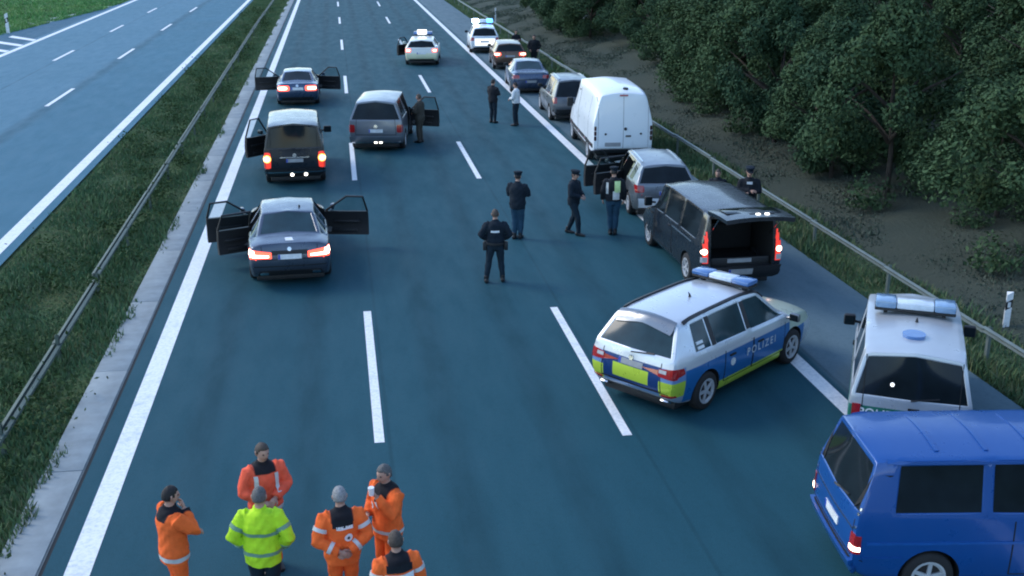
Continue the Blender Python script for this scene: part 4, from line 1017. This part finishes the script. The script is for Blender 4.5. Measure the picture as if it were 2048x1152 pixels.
    if back:                                    # panels printed on the back or chest: (y side, x, z, w, h, material, round)
        for (ys, x, z, w, h, mat, rnd, nm) in back:
            bm = bmesh.new(); nu, nv = 8, 5; T = []
            for j in range(nv + 1):
                for i in range(nu + 1):
                    u, v = i / nu * 2 - 1, j / nv * 2 - 1
                    if rnd: u, v = u * math.sqrt(1 - v * v / 2), v * math.sqrt(1 - u * u / 2)
                    px, pz = x + u * w / 2, z + v * h / 2; r = bvh.ray_cast(Vector((px, ys * 1.5, pz)), Vector((0, -ys, 0)))
                    off = .007 if nm != 'emblem_core' else .011
                    T.append(bm.verts.new((px, (r[0].y if r[0] else ys * .15) + ys * off, pz)))
            for j in range(nv):
                for i in range(nu): k = j * (nu + 1) + i; bm.faces.new((T[k], T[k + 1], T[k + nu + 2], T[k + nu + 1]))
            from_bm(bm, nm, jk, [mat], True)
    # boots
    for k in (0, 1):
        f = feet[k]; bm = bmesh.new(); bm_tube(bm, [f + Vector((0, -.085, -.035)), f + Vector((0, -.01, -.03)), f + Vector((0, .10, -.042)), f + Vector((0, .20, -.055))], [(.045, .045), (.052, .055), (.055, .040), (.040, .028)], 10); bm_tube(bm, [f + Vector((0, -.01, -.03)), f + Vector((0, -.005, .10))], .058, 10)
        me = remeshed(bm, vox * .8, 1); me.name = 'boot'; mesh_obj('boot', me, root, [BOOT])
    # hair or cap
    Rm = Matrix.Translation(hc) @ Matrix.Rotation(R(head_yaw), 4, 'Z') @ Matrix.Rotation(R(-6), 4, 'X')
    bm = bmesh.new(); bmesh.ops.create_uvsphere(bm, u_segments=24, v_segments=18, radius=1)
    dele = [v for v in bm.verts if (v.co.z < .30 and v.co.y > .30) or v.co.z < -.45 or (v.co.z < -.1 and v.co.y > -.05) or (v.co.z < .5 and v.co.y > .62)]
    bmesh.ops.delete(bm, geom=dele, context='VERTS')
    for v in bm.verts:
        x, y, z = v.co; k = 1 + .03 * math.sin(x * 9 + y * 7) * math.sin(z * 11); v.co = (x * .086 * k, y * .106 * k - .002, z * .127 * k + .002)
    o = from_bm(bm, 'hair', root, [HAIR[hair]], True); o.data.transform(Rm)
    sol = o.modifiers.new('thick', 'SOLIDIFY'); sol.thickness = .012; sol.offset = -1
    if cap:
        bm = bmesh.new(); lathe_bm(bm, [(.035, .096), (.075, .098), (.105, .125), (.135, .120), (.150, .06)], 22, 'Z'); bmesh.ops.scale(bm, verts=bm.verts[:], vec=(.92, 1.08, 1))
        bm_tube(bm, [(0, .075, .045), (0, .14, .030), (0, .165, .022)], [(.075, .012), (.07, .008), (.045, .004)], 12, flat=(1, 0, 0))
        o = from_bm(bm, 'cap', root, [cap], 45); o.data.transform(Rm)
    if extras: extras(root)
    return root

def belt(root):
    bm = bmesh.new(); bm_tube(bm, [(0, 0, .955), (0, 0, 1.0)], [(.235, .185), (.235, .185)], 24, flat=(1, 0, 0)); from_bm(bm, 'belt', root, [M['black']], 40)
    for x in (.25, -.25): box('holster', (x, .0, .90), (.09, .15, .20), M['black'], root, .02)
def cup(root):
    bm = bmesh.new(); lathe_bm(bm, [(1.50, .030), (1.60, .040), (1.605, .036)], 16, 'Z'); bmesh.ops.translate(bm, verts=bm.verts[:], vec=(-.08, .30, 0)); from_bm(bm, 'cup', root, [WHITE], 40)
ob = [(1.12, .055, BAND), (.90, .055, BAND)]
# group of rescue workers in the foreground
person('person in orange jacket facing right, hand raised to chin, leftmost of the foreground group', (-2.17, 11.95), -62, 'chin', 'black', 'orange_yoke', 'orange_t', bands=[(.88, .06, BAND)], armband=None, vox=.012, bulk=1.25, scale=.97)
person('person in orange jacket with black collar standing behind the one in yellow', (-1.16, 12.85), 200, 'front', 'brown', 'red', 'orange_t', head_yaw=15, vox=.012, bulk=1.2, bands=[(.90, .05, BAND)], back=[(1, .13, 1.28, .05, .22, BAND, 0, 'reflective_strip'), (1, -.13, 1.28, .05, .22, BAND, 0, 'reflective_strip')], scale=1.0)
person('person in a neon yellow jacket seen from behind with grey hair', (-1.13, 11.72), -8, 'pockets', 'grey', 'yellow', 'navy_t', bands=[(1.24, .045, BANDG), (.98, .045, BANDG)], armband=BANDG, vox=.012, bulk=1.45, scale=.98)
person('grey-haired person in orange jacket, hands clasped behind the back, round white badge', (-.21, 11.62), 8, 'behind', 'greyer', 'orange_yoke', 'orange_t', vox=.012, bulk=1.25, scale=.97, armband=BAND,
       back=[(-1, 0, 1.375, .25, .10, BLACKC, 0, 'dark_yoke'), (-1, .02, 1.325, .20, .045, WHITE, 0, 'white_label'), (-1, .06, 1.19, .10, .10, WHITE, 1, 'emblem'), (-1, .06, 1.19, .035, .035, BLACKC, 1, 'emblem_core')])
person('grey-haired person in orange jacket lifting a white cup, rightmost at the back of the group', (.34, 12.1), 128, 'cup', 'grey', 'orange_yoke', 'orange_t', vox=.012, bulk=1.2, scale=.98, extras=cup, bands=[(.92, .05, BAND)],
       back=[(1, -.13, 1.36, .04, .13, WHITE, 0, 'reflective_strip'), (-1, -.05, 1.26, .10, .10, WHITE, 1, 'emblem'), (1, .11, 1.24, .10, .10, WHITE, 1, 'emblem'), (1, .11, 1.24, .035, .035, BLACKC, 1, 'emblem_core')])
person('dark-haired person at the bottom edge, white panel across the back of the jacket', (.38, 10.6), 12, 'relaxed', 'brown', 'orange_yoke', 'orange_t', vox=.012, bulk=1.15, scale=.95, armband=BAND,
       back=[(-1, 0, 1.24, .34, .16, WHITE, 0, 'white_panel'), (-1, 0, 1.385, .30, .09, BLACKC, 0, 'dark_yoke')])
# officers on the carriageway
person('officer in dark uniform seen from behind, feet apart, white strip on the back', (3.37, 24.2), -6, 'belt', 'brown', 'navy', 'navy_t', legs=((.17, .02), (-.22, -.04)), vox=.016, extras=belt, scale=.97, bulk=1.2, back=[(-1, -.01, 1.28, .20, .05, WHITE, 0, 'white_label')], jz=.92)
person('officer in dark uniform and cap standing with back turned, arms folded in front', (4.45, 27.75), -28, 'crossed', 'black', 'navy', 'grey_t', vox=.018, cap=C['navy'], scale=1.0, bulk=1.3, legs=((.07, .03), (-.07, -.05)), jz=.82)
person('officer in dark uniform and peaked cap in mid-stride, hands folded in front', (5.98, 27.95), -128, 'front', 'black', 'navy', 'navy_t', vox=.018, cap=C['navy'], scale=.97, legs=((.08, .20), (-.08, -.20)), jz=.84)
def vest_panels(): return [(-1, .09, 1.30, .15, .30, plain('vest_yellow', (.62, .80, .35), .5), 0, 'reflective_panel'), (-1, .06, 1.08, .17, .22, BAND, 0, 'reflective_panel'), (-1, -.17, 1.26, .06, .30, BAND, 0, 'reflective_strip')]
person('person in a black vest with pale reflective panels beside the silver estate with open doors', (7.0, 27.75), -12, 'relaxed', 'black', 'dark', 'grey_t', vox=.018, cap=C['navy'], scale=1.02, back=vest_panels(), legs=((.06, 0), (-.06, 0)), jz=.92, bulk=1.2)
person('officer in dark clothes standing near the white-shirted officer by the shoulder line', (6.22, 45.2), -50, 'crossed', 'black', 'dark', 'navy_t', vox=.022, scale=1.0, jz=.84, bulk=1.2)
person('officer in white shirt and dark trousers standing by the shoulder line', (7.05, 44.4), 60, 'front', 'black', 'shirt', 'navy_t', vox=.022, scale=.98, jz=.94)
person('person in dark jacket behind the raised-tailgate van, nearer its roof', (9.95, 28.1), 150, 'relaxed', 'brown', 'dark', 'dark', vox=.022, scale=.90)
person('person in dark clothes leaning by the guard rail beside the raised-tailgate van', (10.45, 27.1), 165, 'crossed', 'black', 'dark', 'dark', vox=.022, scale=1.04, cap=C['navy'], back=[(1, 0, 1.40, .14, .06, BAND, 0, 'reflective_strip')])
person('person in dark clothes standing right of the brown car near the far guard rail', (11.0, 62.8), 170, 'pockets', 'black', 'dark', 'dark', vox=.026, scale=1.02, bulk=1.3)
person('person in dark clothes standing beyond the brown car', (10.5, 66.2), 200, 'crossed', 'black', 'dark', 'dark', vox=.026, scale=1.0)
person('person in brown jacket standing between the grey people carrier and its open door', (2.95, 41.4), 60, 'front', 'brown', 'brown', 'brown', vox=.022, scale=1.02, bulk=1.3)

# ------------------------------------------------------------------ trees, shrubs, grass
def leaf_mat(name, a, b):
    t = NT(name); X, Y, Z = t.xyz(); oi = t.new('ShaderNodeObjectInfo'); n = t.noise(1.1, 3, .6); n2 = t.noise(14, 2)
    f = t.math('ADD', t.math('MULTIPLY', t.remap(n, .3, .7), .6), t.math('MULTIPLY', oi.outputs['Random'], .4))
    c = t.mix(f, a, b); c = t.mix(t.math('MULTIPLY', t.remap(n2, .4, .7), .35), c, tuple(v * 1.5 for v in b)); return t.set(c, .8, spec=.06)
LEAF = [leaf_mat('leaf_dark', (.026, .054, .032), (.046, .086, .043)), leaf_mat('leaf_mid', (.034, .066, .035), (.060, .10, .046)), leaf_mat('leaf_olive', (.042, .064, .035), (.072, .096, .044))]
BARK = plain('bark', (.045, .036, .028), .95, var=.35, scale=8, bump=.8)
def crown_mesh(seed, W, H, z0, nclump, nleaf, size, mat, low=True):
    r = np.random.default_rng(seed); cs = []
    for k in range(nclump):
        th = r.uniform(0, 2 * np.pi); t = r.uniform(0, 1) ** .8
        prof = (np.sin(np.pi * min(1, t * .80 + .24)) ** .75) * (.75 + .25 * np.sin(th * 2 + seed)); rad = W * prof * r.uniform(.30, 1.0) ** .5
        cs.append((math.cos(th) * rad, math.sin(th) * rad, z0 + (H - z0) * t, r.uniform(.16, .34) * W * (1.15 - .45 * t)))
    cs = np.array(cs); pick = r.integers(0, nclump, nleaf); c = cs[pick]
    d = r.normal(size=(nleaf, 3)); d /= np.linalg.norm(d, axis=1)[:, None]; d[:, 2] = d[:, 2] * .85 + .10
    p = c[:, :3] + d * (c[:, 3:] * (r.uniform(.0, 1, (nleaf, 1)) ** .35)); p[:, 2] = np.maximum(p[:, 2], .05)
    n = d * .6 + r.normal(size=(nleaf, 3)) * .55 + np.array([0, 0, .35]); n /= np.linalg.norm(n, axis=1)[:, None]
    a = np.cross(n, r.normal(size=(nleaf, 3))); a /= np.linalg.norm(a, axis=1)[:, None]; b = np.cross(n, a); s = size * r.uniform(.6, 1.35, (nleaf, 1))
    V = np.stack([p - a * s, p + b * s * .55 - n * s * .12, p + a * s, p - b * s * .55 - n * s * .12], 1).reshape(-1, 3)
    F = np.arange(nleaf * 4).reshape(-1, 4); o = np_obj('crown', V, F, None, [mat]); me = o.data; bpy.data.objects.remove(o); return me
def trunk_mesh(seed, H, W):
    r = random.Random(seed); bm = bmesh.new(); lean = r.uniform(-.25, .25)
    bm_tube(bm, [(0, 0, -.4), (lean * .2, 0, H * .25), (lean * .5, .1, H * .5), (lean, .1, H * .85)], [.035 * H * .55, .028 * H * .5, .018 * H * .5, .01], 8)
    for k in range(7):
        a = k * 2.4; z = H * r.uniform(.15, .6); L = W * r.uniform(.5, .85)
        bm_tube(bm, [(lean * z / H * .8, .08, z), (math.cos(a) * L * .5, math.sin(a) * L * .5, z + L * .35), (math.cos(a) * L, math.sin(a) * L, z + L * .6)], [.05, .03, .008], 6)
    me = bpy.data.meshes.new('trunk'); bm.to_mesh(me); bm.free(); me.materials.append(BARK); return me
PROTO = []
for k, (W, H, nc, nl, sz) in enumerate(((1.7, 3.3, 46, 20000, .05), (2.0, 4.0, 52, 21000, .054), (2.5, 6.0, 60, 24000, .062), (3.0, 7.5, 70, 25000, .075), (2.3, 5.0, 55, 22000, .06), (3.4, 9.0, 80, 25000, .09))):
    PROTO.append((crown_mesh(40 + k, W, H, .15 if k < 2 else .5, nc, nl, sz, LEAF[k % 3]), trunk_mesh(60 + k, H, W), W, H))
ROWS = [  # x offset, spacing, y range, prototypes, jitter, words, category, group
    (16.6, 2.7, (18, 118), (0, 1), .7, 'bushy shrub at the wood\'s front edge', 'shrub', 'shrubs along the front of the wood'),
    (19.2, 3.4, (16, 124), (1, 4), .8, 'leafy tree in the wood\'s second row', 'tree', 'second row of trees on the bank'),
    (22.6, 4.2, (18, 132), (2, 4), 1.0, 'taller tree in the wood\'s third row', 'tree', 'tall trees on the bank'),
    (27.5, 5.0, (22, 150), (3, 5), 1.3, 'big tree in the wood\'s fourth row', 'tree', 'big trees deep in the wood'),
    (34.0, 6.0, (34, 170), (5,), 1.6, 'big tree in the wood\'s rearmost row', 'tree', 'big trees at the back of the wood')]
MARKS = [(21, 'the near marker post'), (28.5, 'the raised-tailgate van'), (35, 'the silver estate'), (43, 'the white panel van'), (50.5, 'the off-road estate'), (59, 'the dark blue saloon'), (68, 'the brown car'), (80, 'the flashing patrol car'), (999, 'the far guard rail')]
HIDDEN = {1, 2, 29, 30, 31, 32, 33, 34, 35, 36, 37, 48, 49, 54, 55, 56, 57, 58, 59, 60, 61, 62, 63, 64, 65, 66, 73, 74, 75, 76, 77, 78, 79, 80, 81, 82, 83, 84, 85, 86, 87, 88, 89, 90, 91, 92, 93, 97, 99, 100, 101, 102, 103, 104, 105, 106, 107, 108, 109, 110, 111, 112, 113, 114, 115, 116, 117, 118, 119, 120, 121, 122, 123, 124, 125, 126, 127, 128, 129, 130, 131}  # wholly out of sight behind the rest
ORD = {1: [''], 2: [', nearer of two', ', farther of two'], 3: [', nearest of three', ', middle of three', ', farthest of three']}
NUM = ['first', 'second', 'third', 'fourth', 'fifth', 'sixth', 'seventh', 'eighth', 'ninth', 'tenth', 'eleventh', 'twelfth', 'thirteenth', 'fourteenth']
TN = 0
for (x0, sp, (ya, yb), ps, jit, words, cat, grp) in ROWS:
    y = ya; made = []
    while y < yb:
        k = ps[int(RNG.integers(0, len(ps)))]; x = x0 + RNG.normal(0, jit * .6) + 1.2 * math.sin(y * .13) + (max(0, y - 55) * .035); yy = y + RNG.normal(0, jit * .4)
        s = float(RNG.uniform(.82, 1.22)) * (1.16 if cat == 'shrub' else 1.06); rz = float(RNG.uniform(0, 6.28)); sx, sz = float(RNG.uniform(.9, 1.15)), float(RNG.uniform(.85, 1.15)); y += sp * float(RNG.uniform(.75, 1.25)) * (1 + max(0, y - 60) * .006); TN += 1
        if TN in HIDDEN: continue
        g = empty('shrub' if cat == 'shrub' else 'leafy_tree', 'x', cat, (x, yy, float(gz(x)) - .05), rz, grp); g.scale = (s * sx, s, s * sz)
        mesh_obj('crown', PROTO[k][0], g); mesh_obj('trunk', PROTO[k][1], g); made.append((yy, g))
    made.sort(key=lambda q: q[0])
    for lo, (hi, mk) in zip([-99] + [m[0] for m in MARKS], MARKS):
        cell = [g for yy, g in made if lo <= yy < hi]
        for i, g in enumerate(cell): g['label'] = words + ', level with ' + mk + (ORD[len(cell)][i] if len(cell) < 4 else ', ' + (NUM[i] + ' nearest' if i else 'nearest'))

def blades(name, n, xf, yf, h, w, mats, kindlabel, lean=.35, seed=3):
    r = np.random.default_rng(seed); y = yf(r, n); x = xf(r, n, y); z = gz(x) - .02
    a = r.uniform(0, 2 * np.pi, n); hh = h * r.uniform(.45, 1.3, n) * (.75 + .5 * np.sin(x * 2.3 + np.sin(y * 1.1)) * np.sin(y * .83 + x)); ww = w * r.uniform(.6, 1.4, n) * (1 + y / 60)
    l = np.stack([r.normal(0, lean, n) * hh, r.normal(0, lean, n) * hh, hh], 1); c = np.stack([x, y, z], 1); s = np.stack([np.cos(a) * ww, np.sin(a) * ww, np.zeros(n)], 1)
    V = np.stack([c - s, c + s, c + l * .6 + s * .6, c + l], 1).reshape(-1, 3); F = np.arange(n * 4).reshape(-1, 4)
    o = np_obj(name, V, F, None, mats, None, r.integers(0, len(mats), n)); tag(o, kind='stuff'); return o
def gm(name, a, b, sc=.45):
    t = NT(name); t.xyz(); n = t.noise(sc, 4, .6); c = t.mix(t.remap(n, .35, .65), a, b); return t.set(c, .8, spec=.15)
GM = [gm('grass_green', (.080, .165, .075), (.135, .20, .085)), gm('grass_dark', (.062, .13, .07), (.10, .165, .08)), gm('grass_dry', (.13, .17, .085), (.16, .18, .10))]
yd = lambda y0, y1, p: (lambda r, n: y0 + (y1 - y0) * r.uniform(0, 1, n) ** p)
edge = lambda r, n, y: -8.15 + (3.62 + -.10 + .10 * np.sin(y * .9) + .07 * np.sin(y * 2.7 + 1) + .05 * np.sin(y * 6.1)) * r.uniform(0, 1, n)
blades('median_grass', 150000, edge, yd(9, 150, 2.0), .18, .017, GM[:2] + GM[:1] * 2 + GM[2:], '', seed=3)
blades('verge_grass', 45000, lambda r, n, y: 11.35 + (1.6) * r.uniform(0, 1, n), yd(13, 140, 1.8), .24, .016, GM, '', seed=4)
SM = [gm('slope_grass_dull', (.066, .088, .068), (.098, .112, .084)), gm('slope_grass_green', (.05, .085, .065), (.08, .11, .08))]
blades('slope_grass', 70000, lambda r, n, y: 12.6 + 6.5 * r.uniform(0, 1, n), yd(13, 130, 1.6), .075, .020, SM, '', seed=5)
FM = [gm('field_grass', (.09, .27, .08), (.16, .31, .09), .12), gm('field_grass_pale', (.16, .30, .12), (.22, .33, .13), .12)]
blades('field_grass', 60000, lambda r, n, y: -21.2 - np.maximum(0, (112 - y)) * .11 * (y < 112) - 24 * r.uniform(0, 1, n) ** 1.5, yd(60, 150, 1.), .28, .03, FM, '', seed=6)
# leafy weeds scattered through the median
WEED = leaf_mat('weed_leaf', (.02, .05, .022), (.05, .08, .03)); r = np.random.default_rng(91); VS = []
for k in range(90):
    y = 10 + 100 * (k / 90) ** 1.5 + r.uniform(-1, 1); x = -8.0 + 3.2 * r.uniform(.05, .95); n = 130
    p = r.normal(0, 1, (n, 3)) * np.array([.24, .24, .18]) + np.array([0, 0, .30]); p[:, 2] = np.abs(p[:, 2]); p += np.array([x, y, float(gz(x)) - .03]); a = r.normal(size=(n, 3)); a /= np.linalg.norm(a, axis=1)[:, None]; b = np.cross(a, r.normal(size=(n, 3))); b /= np.linalg.norm(b, axis=1)[:, None]; s = r.uniform(.03, .07, (n, 1))
    VS.append(np.stack([p - a * s, p + b * s * .5, p + a * s, p - b * s * .5], 1).reshape(-1, 3))
VS = np.concatenate(VS); tag(np_obj('median_weeds', VS, np.arange(len(VS)).reshape(-1, 4), None, [WEED]), kind='stuff')
